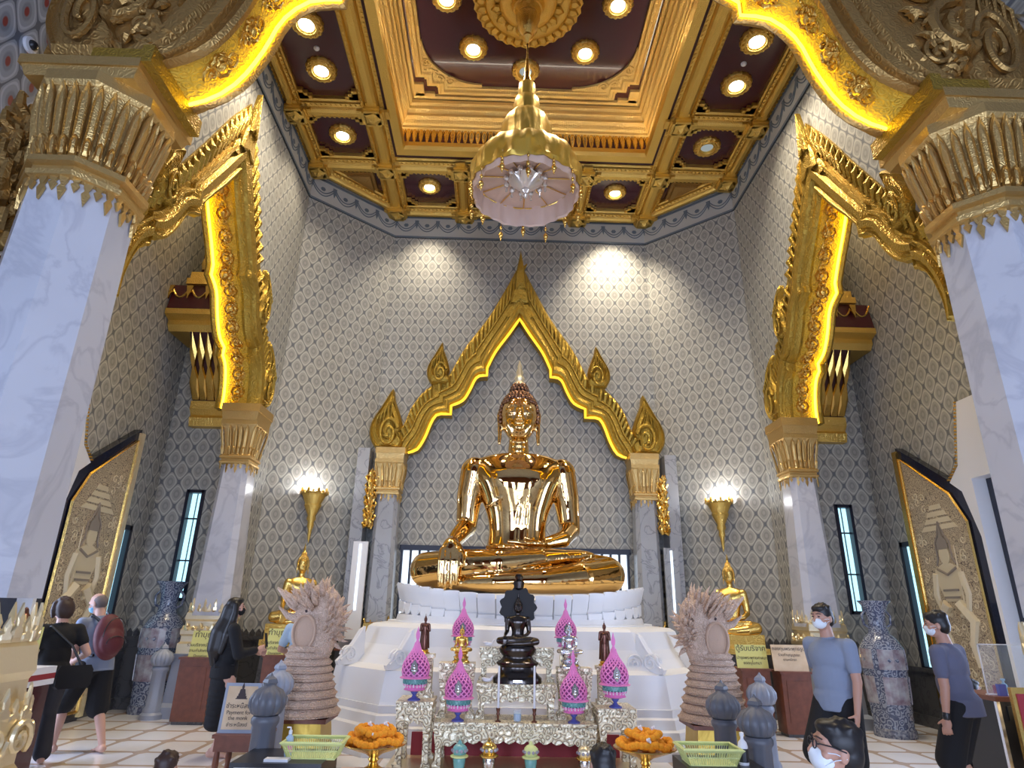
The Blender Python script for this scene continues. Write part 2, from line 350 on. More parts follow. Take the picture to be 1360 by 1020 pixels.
FRONT_IN = [[(4.06, 7.0), (3.78, 7.12), (3.52, 7.40), (3.32, 7.86), (3.17, 8.36), (2.88, 8.68), (2.5, 8.72)], [(2.5, 8.95), (2.1, 9.25), (1.2, 9.9), (0, 10.5)]]
FRONT_OUT = [[(5.30, 7.0), (5.22, 7.6), (4.95, 8.2), (4.7, 8.7), (4.3, 9.0), (3.9, 9.6)], [(3.9, 9.6), (3.0, 10.6), (1.8, 11.5), (0, 12.6)]]
for sg, side in ((-1, 'left'), (1, 'right')):
    cut = []
    for a_, b_ in zip(SIDE_IN, SIDE_OUT):
        for p, q in zip(resample(a_, 9), resample(b_, 9)): cut.append(p.lerp(q, .34))
    cut = [(max(p.x, 0), p.y) for p in cut]
    for k in range(1, len(cut)): cut[k] = (min(cut[k][0], cut[k-1][0]), cut[k][1])
    line = [(8.3-u, z) for u, z in cut]+[(8.3+u, z) for u, z in reversed(cut)]
    w = MB(); w.b2(sg*HW, sg*(HW+.3), 5.5, line[0][0], 4.75, ZC+.2); w.b2(sg*HW, sg*(HW+.3), line[-1][0], 10.82, 4.75, ZC+.2); w.b2(sg*HW, sg*(HW+.3), 10.82, 11.56, 0, ZC+.2)
    for (y0, z0), (y1, z1_) in zip(line, line[1:]):
        if y1-y0 > .002: w.loft([[(x, y0, z0), (x, y1, z1_), (x, y1, ZC+.2), (x, y0, ZC+.2)] for x in (sg*HW, sg*(HW+.3))])
    struct(w.build('wall_'+side, 'paper', uv=lambda p: (p.y, p.z)))
    n = Vector((YB-11.55, HW-CH)).normalized(); L = hypot(HW-CH, YB-11.55)
    w = MB(); a = Vector((sg*HW, 11.55, 0)); b = Vector((sg*CH, YB, 0)); o = Vector((sg*n.x*.3, n.y*.3, 0))
    w.loft([[a, b, b+o, a+o], [p+Vector((0, 0, ZC+.2)) for p in (a, b, b+o, a+o)]])
    struct(w.build('wall_back_'+side, 'paper', uv=lambda p, sg=sg: ((p.xy-Vector((sg*CH, YB))).length, p.z)))
    # aisle: end wall with the wide slit window, outer wall with the narrow one and the doorway
    x0, x1 = (-OW, -HW-.31) if sg < 0 else (HW+.31, OW)
    wx = (-5.80, -5.52) if sg < 0 else (5.62, 5.90)
    wallrect('wall_aisle_end_'+side, 'y', YA, .3, x0, x1, 0, 9.8, [(*wx, 1.62, 3.42)])
    wallrect('wall_outer_'+side, 'x', sg*OW, sg*.4, 6.6, YA+.3, 0, 9.8, [(10.17, 10.46, .8, 2.72), (6.6, 8.35, 0, 3.4)])
    wallrect('wall_entry_'+side, 'x', sg*OW, sg*.4, -5, 6.6, 0, 9.8, [(6.2, 6.6, 0, 3.4)], 'bigpaper')
    c = MB(); c.b2(x0, x1, 5.8, YA+.3, 9.6, 9.8); struct(c.build('ceiling', 'ceil2'))
    # windows
    k = 1 if sg < 0 else 2
    def slit(nm, ax, pos, th, u0, u1, z0, z1, bars):
        fr = MB(); gl = MB(); t = .035 if ax == 'y' else .055
        def bx(mb, a, b, c, d, e0, e1):
            if ax == 'y': mb.b2(a, b, pos+e0, pos+e1, c, d)
            else: mb.b2(pos+sg*e0, pos+sg*e1, a, b, c, d)
        for a, b, c, d in ((u0-.02, u0+t, z0-.02, z1+.02), (u1-t, u1+.02, z0-.02, z1+.02), (u0, u1, z0-.02, z0+t), (u0, u1, z1-t, z1+.02)): bx(fr, a, b, c, d, -.03, .14)
        for zz in bars: bx(fr, u0, u1, zz-.012, zz+.012, .05, .1)
        bx(fr, (u0+u1)/2-.004, (u0+u1)/2+.004, z0, z1, .06, .09)
        f = fr.build(nm, 'wframe'); struct(f); g0 = .1 if ax == 'y' else .05; bx(gl, u0, u1, z0, z1, g0, g0+.02); gl.build('window_pane', 'day', f)
    slit('window_%d' % k, 'y', YA, .3, *wx, 1.62, 3.42, [2.95, 2.25])
    slit('window_%d' % (k+2), 'x', sg*OW, .4, 10.17, 10.46, .8, 2.72, [2.2, 1.5])
    # dado and its painted crest
    for q, (a, b) in enumerate((((sg*OW, 8.4), (sg*OW, YA)), ((sg*OW, YA), (sg*(HW+.32), YA)), ((sg*HW, 10.95), (sg*HW, 11.55)), ((sg*HW, 11.55), (sg*CH, YB)), ((sg*CH, YB), (0, YB)))):
        A = Vector((*a, 0)); B = Vector((*b, 0)); d = (B-A).normalized(); nn = Vector((d.y, -d.x, 0))*(1 if sg < 0 else -1)
        if nn.dot(Vector((0, 7, 0))-A.lerp(B, .5)) < 0: nn = -nn
        if q == 0 : holes = True
        w = MB(); h = .78 if q == 0 else 1.0
        for z0, z1, t in ((0, .16, .07), (.16, h, .03), (h, h+.06, .06)):
            w.loft([[A, B, B+nn*t, A+nn*t], [p+Vector((0, 0, z1)) for p in (A, B, B+nn*t, A+nn*t)]]) if z0 == 0 else w.loft([[p+Vector((0, 0, z0)) for p in (A, B, B+nn*t, A+nn*t)], [p+Vector((0, 0, z1)) for p in (A, B, B+nn*t, A+nn*t)]])
        Ld = (B-A).length; m = int(Ld/.11)
        if q > 0:
            for i in range(m):
                c0 = A+d*(Ld*(i+.5)/m)+nn*.01+Vector((0, 0, h+.06))
                w.plate([(-.045, 0), (.045, 0), (.05, .05), (0, .12), (-.05, .05)], c0, d, (0, 0, 1), nn*.012)
        struct(w.build('baseboard_'+side, 'dado'))
    if True:
        w = MB(); w.b2(sg*OW, sg*(OW+.35), 7.98, 8.42, 0, 3.4); w.b2(sg*(OW-.05), sg*(OW+.35), 7.80, 8.0, 0, 3.4); struct(w.build('trim_%d' % (70+sg), 'blackf'))
    # painted frieze with swags under the ceiling
    for q, (a, b) in enumerate((((sg*HW, 6.2), (sg*HW, 11.55)), ((sg*HW, 11.55), (sg*CH, YB)), ((sg*CH, YB), (0, YB)))):
        A = Vector((*a, 0)); B = Vector((*b, 0)); d = (B-A).normalized(); nn = Vector((-d.y, d.x, 0))
        if nn.dot(Vector((0, 7, 0))-A.lerp(B, .5)) < 0: nn = -nn
        w = MB(); Z0 = 10.0
        def strip(mb, z0, z1, t): mb.loft([[p+Vector((0, 0, z)) for p in (A, B, B+nn*t, A+nn*t)] for z in (z0, z1)])
        strip(w, Z0, ZC, .02); f = struct(w.build('trim_%d' % (q+1+(3 if sg > 0 else 0)), 'frieze'))
        s = MB(); strip(s, Z0, Z0+.045, .035); strip(s, ZC-.1, ZC-.05, .03)
        Ld = (B-A).length; m = max(1, round(Ld/.55))
        for i in range(m):
            u0 = Ld*i/m; u1 = Ld*(i+1)/m
            for dz in (0, .07):
                pts = [A+d*(u0+(u1-u0)*k/10)+nn*.025+Vector((0, 0, ZC-.16-dz-(.24)*(1-(2*k/10-1)**2))) for k in range(11)]
                s.tube(pts, .012, 5)
            c0 = A+d*u0+nn*.022+Vector((0, 0, ZC-.2))
            s.plate([(-.05, .04), (.05, .04), (.03, -.1), (0, -.2), (-.03, -.1)], c0, d, (0, 0, 1), nn*.01)
            s.plate([(.06*cos(t*pi/3), .05*sin(t*pi/3)) for t in range(6)], A+d*(u0+u1)/2+nn*.022+Vector((0, 0, ZC-.3)), d, (0, 0, 1), nn*.01)
        s.build('swag_painting', 'friezed', f)
wallrect('wall_front_unseen', 'y', -5.4, .3, -OW-.4, OW+.4, 0, 9.9, [(-5.3, -3.1, 0, 4.5), (-1.1, 1.1, 0, 4.5), (3.1, 5.3, 0, 4.5)], 'wood')  # unseen front wall, openings kept narrow for bright slits mirrored in the gold
w = MB(); w.b2(-OW-.4, OW+.4, -5.4, 5.9, 9.8, 10.0); struct(w.build('ceiling', 'bigpaper', uv=lambda p: (p.x, p.y)))
# wall over the front arch
mb = MB(); fo = [p for seg in FRONT_OUT for p in seg]; fi = [p for seg in FRONT_IN for p in seg]
pl = [(-HW-1.7, 13.4), (HW+1.7, 13.4), (HW+1.7, 9.7), (5.2, 8.0), (4.75, 8.0)] 
mb.plate([(HW+1.7, 13.4), (0, 13.4)]+[(0, 11.6), (1.8, 10.9), (3.0, 10.2), (3.9, 9.3), (4.5, 8.6), (4.75, 7.0), (5.3, 7.0), (5.3, 9.0), (HW+1.7, 9.0)], (0, 5.5, 0), (1, 0, 0), (0, 0, 1), (0, .3, 0))
mb.plate([(-x, z) for x, z in [(HW+1.7, 13.4), (0, 13.4)]+[(0, 11.6), (1.8, 10.9), (3.0, 10.2), (3.9, 9.3), (4.5, 8.6), (4.75, 7.0), (5.3, 7.0), (5.3, 9.0), (HW+1.7, 9.0)]], (0, 5.5, 0), (1, 0, 0), (0, 0, 1), (0, .3, 0))
struct(mb.build('wall_front', 'paper', uv=lambda p: (p.x, p.z)))
# low window behind the great statue
fr = MB(); gl = MB()
fr.b2(-2.35, 2.35, YB-.06, YB+.12, 2.66, 2.76); fr.b2(-2.35, 2.35, YB-.06, YB+.12, 1.24, 1.32)
for i in range(27): x = -2.3+4.6*i/26; fr.b2(x-.022, x+.022, YB-.02, YB+.06, 1.3, 2.7)
f = struct(fr.build('window_5', 'wframe')); gl.b2(-2.3, 2.3, YB+.1, YB+.12, 1.3, 2.7); gl.build('window_pane', 'day2', f)

# ------------------------------------------------------------------ ceiling
WX, WY = 2.72, 10.82
cl = MB(); t = .14
for x0, x1, y0, y1 in ((-HW, -WX, 5.8, 13.3), (WX, HW, 5.8, 13.3), (-WX, WX, WY, 13.3)): cl.b2(x0, x1, y0, y1, ZC+t, ZC+t+.1)
struct(cl.build('ceiling', 'maroon'))
cl = MB(); cl.b2(-WX-.1, WX+.1, 5.0, WY+.1, 11.95, 12.1); struct(cl.build('ceiling', 'maroon'))
cl = MB(); cl.b2(-WX-.12, -WX, 5.3, WY, ZC, 11.95); cl.b2(WX, WX+.12, 5.3, WY, ZC, 11.95); cl.b2(-WX-.12, WX+.12, WY, WY+.12, ZC, 11.95)
struct(cl.build('ceiling', 'maroond'))
def moulding(name, path, prof, mat='goldf', closed=False, up=(0, 0, 1), parent=None, side=1):
    """profile [(out,z)] swept along a level path with mitred corners; out is to the left of travel * side"""
    P = [Vector(p) for p in path]; rings = []; n = len(P)
    for i, p in enumerate(P):
        d0 = (P[i]-P[i-1]).normalized() if (i or closed) else (P[1]-P[0]).normalized()
        d1 = (P[(i+1) % n]-P[i]).normalized() if (i < n-1 or closed) else d0
        n0 = Vector((-d0.y, d0.x, 0)); n1 = Vector((-d1.y, d1.x, 0)); m = (n0+n1).normalized(); m = m/max(m.dot(n0), .3)*side
        rings.append([p+m*o+Vector((0, 0, z)) for o, z in prof])
    mb = MB()
    if closed: rings.append(rings[0])
    mb.loft(rings, caps=not closed); return mb
def beam(a, b, w, name='trim_7'):
    mb = moulding('x', [a, b], [(-w/2, .14), (-w/2, .06), (-w*.42, .03), (-w*.42, -.02), (-w*.30, -.05), (-w*.26, -.02), (-w*.2, -.08), (-w*.1, -.12), (w*.1, -.12), (w*.2, -.08), (w*.26, -.02), (w*.30, -.05), (w*.42, -.02), (w*.42, .03), (w/2, .06), (w/2, .14)])
    A = Vector(a); B = Vector(b); d = (B-A); L = d.length; d.normalize(); nn = Vector((-d.y, d.x, 0)); q = int(L/.09)
    for i in range(q):                        # rope beads along both shoulders
        for s in (-.36, .36):
            p = A+d*((i+.5)*L/q)+nn*w*s
            mb.box((p.x, p.y, p.z-.03), (.045, .03, .035), atan2(d.y, d.x)+.5)
    return struct(mb.build(name, 'goldf'))
bz = ZC
ti = 7
beams = [((sx*3.0, 5.9, bz), (sx*3.0, 13.0, bz), .52) for sx in (-1, 1)]+[((sx*4.53, 5.9, bz), (sx*4.53, 11.55, bz), .32) for sx in (-1, 1)]
beams += [((sx*2.8, 9.64, bz), (sx*4.6, 9.64, bz), .42) for sx in (-1, 1)]+[((-4.5, 11.25, bz), (4.5, 11.25, bz), .44), ((-3.0, 12.88, bz), (3.0, 12.88, bz), .34)]
beams += [((sx*1.38, 11.3, bz), (sx*1.38, 12.9, bz), .40) for sx in (-1, 1)]+[((sx*4.55, 11.38, bz), (sx*2.95, 12.86, bz), .32) for sx in (-1, 1)]
for a, b, wd_ in beams: beam(a, b, wd_, 'trim_%d' % ti); ti += 1
# crossing bosses and stepped corner plates
bo = MB()
for x, y in [(s*3.0, y) for s in (-1, 1) for y in (9.64, 11.25, 12.8)]+[(s*4.5, y) for s in (-1, 1) for y in (9.64, 11.3)]+[(s*1.38, y) for s in (-1, 1) for y in (11.25, 12.88)]:
    for k, (w_, z_) in enumerate(((.62, .02), (.46, .0), (.3, -.02))):
        bo.box((x, y, bz-.10+z_-k*.03), (w_, .20+.1*k, .06)); bo.box((x, y, bz-.10+z_-k*.03), (.20+.1*k, w_, .06))
    bo.lathe([(.17, 0), (.15, -.04), (.08, -.06), (.05, -.1), (.01, -.12)], 10, (x, y, bz-.18), wob=lambda a, i: 1+.15*cos(a*5))
cells = [(3.26, 4.37, 5.9, 9.43), (3.26, 4.37, 9.85, 11.03), (1.58, 2.74, 11.47, 12.71), (-1.18, 1.18, 11.47, 12.71)]
for x0, x1, y0, y1 in cells+[(-b, -a, c, d) for a, b, c, d in cells[:3]]:
    for cx, sx in ((x0, 1), (x1, -1)):
        for cy, sy in ((y0, 1), (y1, -1)):
            for k in range(3):
                s_ = .24-.07*k; bo.b2(cx, cx+sx*s_, cy, cy+sy*(.08+.07*k), bz+.04, bz+.12)
struct(bo.build('trim_%d' % ti, 'goldf')); ti += 1
for sg in (-1, 1):                              # gilded corner triangles
    tr = MB(); A, B, D = (sg*3.32, 11.52), (sg*4.25, 11.52), (sg*3.32, 12.5)
    cxm, cym = sg*3.62, 11.86
    tr.loft([[(cxm+(p[0]-cxm)*k, cym+(p[1]-cym)*k, z) for p in (A, B, D)] for k, z in ((.82, bz+.14), (.80, bz+.08), (.6, bz+.08), (.55, bz+.02), (.2, bz+.0))])
    struct(tr.build('trim_%d' % ti, 'golds')); ti += 1
# recessed well: ledge, teeth, stacked gilt mouldings
loop = [(-WX, 5.4, 0), (-WX, WY, 0), (WX, WY, 0), (WX, 5.4, 0)]
def well(prof, mat, side=-1):
    global ti
    mb = moulding('x', [(x, y, 0) for x, y, z in loop], prof, side=side); struct(mb.build('trim_%d' % ti, mat)); ti += 1
well([(0, 10.6), (.16, 10.62), (.19, 10.70), (.17, 10.82), (.14, 10.82), (.13, 10.70), (0, 10.70)], 'goldf')
well([(0, 11.26), (.07, 11.28), (.07, 11.34), (.10, 11.38), (.12, 11.46), (.17, 11.52), (.15, 11.60), (.22, 11.66), (.22, 11.74), (.27, 11.78), (.27, 11.86), (0, 11.92)], 'goldw')
cv = MB()
for a_, b_ in (((-WX+.06, 5.5, 10.73), (-WX+.06, WY-.1, 10.73)), ((-WX+.1, WY-.06, 10.73), (WX-.1, WY-.06, 10.73)), ((WX-.06, 5.5, 10.73), (WX-.06, WY-.1, 10.73))): cv.tube([a_, b_], .018, 6)
struct(cv.build('trim_50', 'cove'))
te = MB()
for (A, B) in (((-WX, 5.5), (-WX, WY)), ((-WX, WY), (WX, WY)), ((WX, WY), (WX, 5.5))):
    A = Vector((*A, 0)); B = Vector((*B, 0)); d = (B-A).normalized(); nn = Vector((d.y, -d.x, 0)); L = (B-A).length; m = round(L/.135)
    for i in range(m):
        p = A+d*(L*(i+.5)/m)+nn*.012
        te.plate([(0, .0), (.02, .12), (.045, .24), (.058, .34), (.04, .44), (.0, .50), (-.04, .44), (-.058, .34), (-.045, .24), (-.02, .12)], p+Vector((0, 0, 10.80)), d, (0, 0, 1), nn*.04, dome=[(1, .5), (.6, 1)])
        te.plate([(0, .0), (.02, .06), (0, .12), (-.02, .06)], p+d*L*.5/m+Vector((0, 0, 11.15)), d, (0, 0, 1), nn*.03)
struct(te.build('trim_%d' % ti, 'goldp')); ti += 1
# inner frame of the well ceiling, stepped corners and quarter-round scroll plates
ZW = 11.95
def frame(off, w, z0, z1, steps=True):
    x = WX-off; y = WY-off
    s = .22
    return [(-x, 5.3, 0), (-x, y-2*s, 0), (-x+s, y-2*s, 0), (-x+s, y-s, 0), (-x+2*s, y-s, 0), (-x+2*s, y, 0), (x-2*s, y, 0), (x-2*s, y-s, 0), (x-s, y-s, 0), (x-s, y-2*s, 0), (x, y-2*s, 0), (x, 5.3, 0)] if steps else [(-x, 5.3, 0), (-x, y, 0), (x, y, 0), (x, 5.3, 0)]
mb = moulding('x', frame(.40, 0, 0, 0), [(0, ZW), (0, ZW-.06), (.05, ZW-.07), (.07, ZW-.12), (.13, ZW-.12), (.15, ZW-.07), (.2, ZW-.07), (.2, ZW)], side=-1)
struct(mb.build('trim_%d' % ti, 'goldw')); ti += 1
mb = moulding('x', frame(.26, 0, 0, 0, False), [(0, ZW), (0, ZW-.07), (.05, ZW-.09), (.09, ZW-.07), (.09, ZW)], side=-1)
for sg in (-1, 1):
    for a, b in ((0, .5), (.0, .28)):
        mb.b2(sg*(WX-.26), sg*(WX-.26-b), WY-.26, WY-.26-(.16 if b > .4 else .4), ZW-.07, ZW)
struct(mb.build('trim_%d' % ti, 'goldw')); ti += 1
for sg in (-1, 1):
    x = WX-.62; y = WY-.62
    arc = [(x+.04, y-1.05)]+[(x-1.15+1.15*cos(t), y-1.10+1.05*sin(t)) for t in [k*pi/2/12 for k in range(13)]]+[(x-1.15, y+.04), (x-.2, y+.04), (x-.2, y-.16), (x+.04, y-.16)]
    q = MB(); q.plate([(sg*a, b) for a, b in arc], (0, 0, ZW), (1, 0, 0), (0, 1, 0), (0, 0, -.05))
    for k in range(5):
        cx, cy = [(.14, -.6), (.2, -.36), (.36, -.2), (.6, -.14), (.28, -.28)][k]
        q.tube([(sg*(x-cx+.1+px*1), y+cy+py, ZW-.06) for px, py in spiral(0, 0, .12, 1.6, k)], .022, 6)
    struct(q.build('trim_%d' % ti, 'goldw')); ti += 1

# ------------------------------------------------------------------ arches
def arch(name, label, cat, origin, ud, nd, inner, outer, T, section, mat, strip=None, ribs=True, soffit=None, led='led'):
    """ud: across, nd: out of the face towards the viewer; T: thickness behind"""
    O, U, N, Z = Vector(origin), Vector(ud), Vector(nd), Vector((0, 0, 1))
    root = thing(name, label, cat)
    I, Q = [], []
    for a, b in zip(inner, outer):
        n = 14; I += resample(catmull(a, 4), n); Q += resample(catmull(b, 4), n)
    I2 = I+[Vector((-p.x, p.y)) if 0 else Vector((-p.x, p.y, 0)) for p in reversed(I[:-1])]
    Q2 = Q+[Vector((-p.x, p.y, 0)) for p in reversed(Q[:-1])]
    W = lambda p, d: O+U*p.x+Z*p.y+N*d
    mb = MB(); rings = []
    for i, (a, b) in enumerate(zip(I2, Q2)):
        w = (b-a).length or 1; rings.append([W(a.lerp(b, s), d) for s, d in section])
    mb.loft(rings); mb.build('moulding', mat, root, smooth=True)
    if ribs:
        cr = MB(); last = None; acc = 0
        for i in range(1, len(I2)-1):
            a, b = I2[i], Q2[i]; tv = (Q2[i+1]-Q2[i-1])
            seg = (Q2[i]-Q2[i-1]).length; acc += seg
            if acc < ribs*.55 and i > 1: continue
            acc = 0
            w = (b-a); up = (Q2[len(Q2)//2]-Q2[0]) ; sgn = 1 if i < len(I2)//2 else -1
            tn = tv.normalized()*sgn
            p0 = a.lerp(b, .66)-tn*ribs*.3; p1 = a.lerp(b, .98)+tn*ribs*.75; pm = p0.lerp(p1, .5)+w.normalized()*ribs*.22
            th = ribs*.3
            cr.tube([W(p0, .05*T+.02), W(pm, .05*T+.06), W(p1, .02)], [th*.7, th, th*.25], 6, flat=.8)
        cr.build('crest', mat, root, smooth=True)
    if strip:
        st = MB(); s0, d0, r = strip
        st.tube([W(a.lerp(b, s0), d0) for a, b in zip(I2, Q2)], r, 6); st.build('light_strip', led, root)
    if soffit:
        sp_ = MB(); sd_ = section_depth-.004
        sp_.loft([[W(a.lerp(b, sd_), d0_) for d0_ in (soffit[3], soffit[4])]+[W(a.lerp(b, sd_+.03), d0_) for d0_ in (soffit[4], soffit[3])] for a, b in zip(I2, Q2)]); sp_.build('glowing_underside', 'glow', root, smooth=True)
        so = MB(); dmid, R, sp = soffit[:3]; acc = 0
        for i in range(1, len(I2)-1):
            acc += (I2[i]-I2[i-1]).length
            if acc < sp: continue
            acc = 0
            p = I2[i].lerp(Q2[i], section_depth); tv = (I2[i+1]-I2[i-1]).normalized()
            nv = (I2[i]-Q2[i]); nv = (nv-tv*nv.dot(tv)).normalized()
            tw = (U*tv.x+Z*tv.y); nw = (U*nv.x+Z*nv.y)
            m = Matrix((( tw.x, N.x, nw.x, 0), (tw.y, N.y, nw.y, 0), (tw.z, N.z, nw.z, 0), (0, 0, 0, 1)))
            c = W(p, dmid); m.translation = c
            so.lathe([(R, 0), (R, .02), (R*.85, .045), (R*.75, .02), (R*.5, .02), (R*.42, .06), (R*.15, .08), (.002, .085)], 16, m=m, wob=lambda a, k: 1+.06*cos(a*8))
            for sgn in (-1, 1):
                so.tube([c+nw*.03+tw*(sgn*R+x*R)+N*(y*R) for x, y in spiral(0, 0, .8, 1.2, 0, sgn, 10)], R*.12, 5)
        so.build('rosettes', 'gold', root, smooth=True)
    return root, W
section_depth = .06
def flame(root, W, base, h, w, lean=0, sgn=1, T=.12, name='flame_finial', mat=None, d0=0.0, curl=True):
    """flame leaf: outline rises from a swirl at its foot to a curved tip"""
    o = [(-.30, 0), (-.47, .16), (-.50, .34), (-.42, .50), (-.27, .66), (-.13, .82), (.02+lean, 1.0), (.08+lean*.6, .84), (.20, .68), (.30, .52), (.36, .36), (.30, .22), (.42, .12), (.36, 0)]
    o = [(p.x, p.y) for p in catmull(o, 3)]
    mb = MB(); P = lambda x, y, d: W(Vector((base[0]+sgn*x*w, base[1]+y*h, 0)), d)
    cx, cy = -.05, .36
    rings = [[P(cx+(x-cx)*k, cy+(y-cy)*k, d0+dd) for x, y in o] for k, dd in ((1, -T*.5), (1, T*.35), (.9, T*.6), (.84, T*.45), (.62, T*.6), (.5, T*.42), (.25, T*.7))]
    mb.loft(rings)
    if curl:
        mb.tube([P(.02+x, .24+y, d0+T*.75) for x, y in spiral(0, 0, .26, 1.7, pi*.1, 1, 30, .15) if 1], [.045*w]*31, 6)
        for k in range(5):
            mb.tube([P(-.36+.1*k, .34+.03*k, d0+T*.5), P(-.30+.09*k, .5+.05*k, d0+T*.75), P(-.12+.05*k, .66+.05*k, d0+T*.55)], [.012*w, .03*w, .008*w], 5)
    return mb.build(name, mat or 'goldlit', root, smooth=True)
SEC_B = [(0, 0), (.0, .04), (.10, .05), (.12, .12), (.20, .15), (.30, .12), (.34, .06), (.40, .06), (.42, .10), (.47, .10), (.49, .05), (.60, .05), (.62, .09), (.66, .09), (.68, .03), (1, .02), (1, -.2), (0, -.2)]
back, Wb = arch('wall_arch', 'gilded cusped arch framing the great golden statue, with flame finials', 'arch', (0, 12.72, 0), (1, 0, 0), (0, -1, 0), BACK_IN, BACK_OUT, .2, SEC_B, 'goldlit', strip=(.03, .07, .03), ribs=.2, led='ledsoft')
for sg in (-1, 1):
    flame(back, Wb, (sg*2.72, 4.66), 1.32, .78, .02, -sg if 0 else -sg, .22)
    flame(back, Wb, (sg*1.72, 6.12), .98, .56, .02, -sg, .2)
mb = MB()
for k, (w_, z0, h_) in enumerate(((.62, 7.75, .62), (.44, 8.1, .7), (.26, 8.45, 1.0))):
    rings = [[Wb(Vector((x*w_*q, z0+y*h_*(1 if q == 1 else .93), 0)), .04+k*.04+dd) for x, y in [(-.5, .0), (-.42, .35), (-.2, .7), (0, 1), (.2, .7), (.42, .35), (.5, 0), (0, .15)]] for q, dd in ((1, -.02), (1, .04), (.8, .07), (.4, .06))]
    mb.loft(rings)
mb.build('apex_leaf', 'goldlit', back, smooth=True)
SEC_S = [(0, 0), (.0, .05), (.06, .07), (.10, .03), (.16, .03), (.20, .10), (.34, .12), (.40, .05), (.46, .05), (.48, .09), (.54, .09), (.56, .03), (1, .03), (1, -.2), (.5, -.3), (.5, -.62), (0, -.62), (-.04, -.58), (0, -.53), (.08, -.52), (.08, -.10), (0, -.09), (-.03, -.04)]
section_depth = .08
for sg, side in ((-1, 'left'), (1, 'right')):
    a, Ws = arch('side_arch', 'gilded cusped arch with glowing yellow underside opening to the %s aisle' % side, 'arch', (sg*HW, 8.3, 0), (0, 1, 0), (-sg, 0, 0), SIDE_IN, SIDE_OUT, .3, SEC_S, 'goldlit', strip=(.02, -.50, .022), ribs=.2, soffit=(-.28, .12, .27, -.09, -.53))
    for q in (-1, 1):
        flame(a, Ws, (q*2.42, 4.95), 1.15, .60, .3, -q, .2)
        flame(a, Ws, (q*1.72, 6.25), .95, .46, .3, -q, .2)
    mb = MB()
    for k, (w_, z0, h_) in enumerate(((.8, 8.2, .6), (.5, 8.4, .8), (.26, 8.8, .85))):
        mb.loft([[Ws(Vector((x*w_*q, z0+y*h_, 0)), .03+k*.04+dd) for x, y in [(-.5, .0), (-.42, .35), (-.2, .7), (0, 1), (.2, .7), (.42, .35), (.5, 0), (0, .15)]] for q, dd in ((1, -.02), (1, .04), (.8, .07), (.4, .06))])
    mb.build('apex_leaf', 'goldlit', a, smooth=True)
SEC_F = [(0, .04), (.03, .08), (.06, .05), (.09, .05), (.10, .12), (.16, .14), (.18, .08), (.21, .08), (.24, .16), (.32, .18), (.34, .10), (.97, .08), (1, .12), (1, -.3), (.45, -.4), (.45, -.74), (.10, -.74), (.08, -.66), (0, -.66), (-.03, -.62), (0, -.58), (.06, -.56), (.06, -.05), (0, -.02)]
section_depth = .06
fa, Wf = arch('front_arch', 'huge gilded arch nearest the camera between the two great columns, underside glowing', 'arch', (0, 5.22, 0), (1, 0, 0), (0, -1, 0), FRONT_IN, FRONT_OUT, .3, SEC_F, 'golds', strip=(.02, -.535, .022), ribs=False, soffit=(-.28, .15, .42, -.05, -.56))
for sg in (-1, 1):
    mb = MB()                                    # carved scrolls on the broad shoulder
    for cx, cz, r, tn in ((4.72, 7.85, .42, 1.9), (4.35, 8.45, .26, 1.6), (4.95, 7.35, .2, 1.4), (4.35, 7.45, .18, 1.5), (3.95, 8.95, .24, 1.5), (5.1, 8.1, .15, 1.4), (3.75, 8.3, .14, 1.3)):
        mb.tube([Wf(Vector((sg*(cx+x), cz+y, 0)), .14) for x, y in spiral(0, 0, r, tn, 1.2, 1)], [r*.17]*27, 7)
    for k in range(46):
        t_ = random.random(); a_ = Vector((4.05+1.1*random.random(), 7.15+1.5*random.random())); an = random.uniform(0, 6.28); l_ = random.uniform(.12, .3)
        if a_.x-4.05 > (9.3-a_.y)*.8: continue
        mb.tube([Wf(Vector((sg*(a_.x+l_*cos(an+q*.9)*q), a_.y+l_*sin(an+q*.9)*q, 0)), .10+.05*sin(q*3)) for q in (0, .25, .5, .75, 1)], [.02, .045, .05, .035, .006], 6)
    mb.build('scrollwork', 'golds', fa, smooth=True)
    mb = MB()                                    # end strip closing the underside
    mb.plate([(4.72, 5.0), (4.72, 6.05), (4.12, 6.05), (4.12, 5.0)] if sg > 0 else [(-4.72, 5.0), (-4.72, 6.05), (-4.12, 6.05), (-4.12, 5.0)], (0, 0, 6.86), (1, 0, 0), (0, 1, 0), (0, 0, .14))
    mb.b2(sg*4.08, sg*4.20, 4.98, 6.08, 6.82, 7.04)
    mb.build('end_block', 'goldlit', fa)
    flame(fa, Wf, (sg*4.92, 6.95), 2.0, .86, .05, -sg, .3, d0=.05, mat='golds')

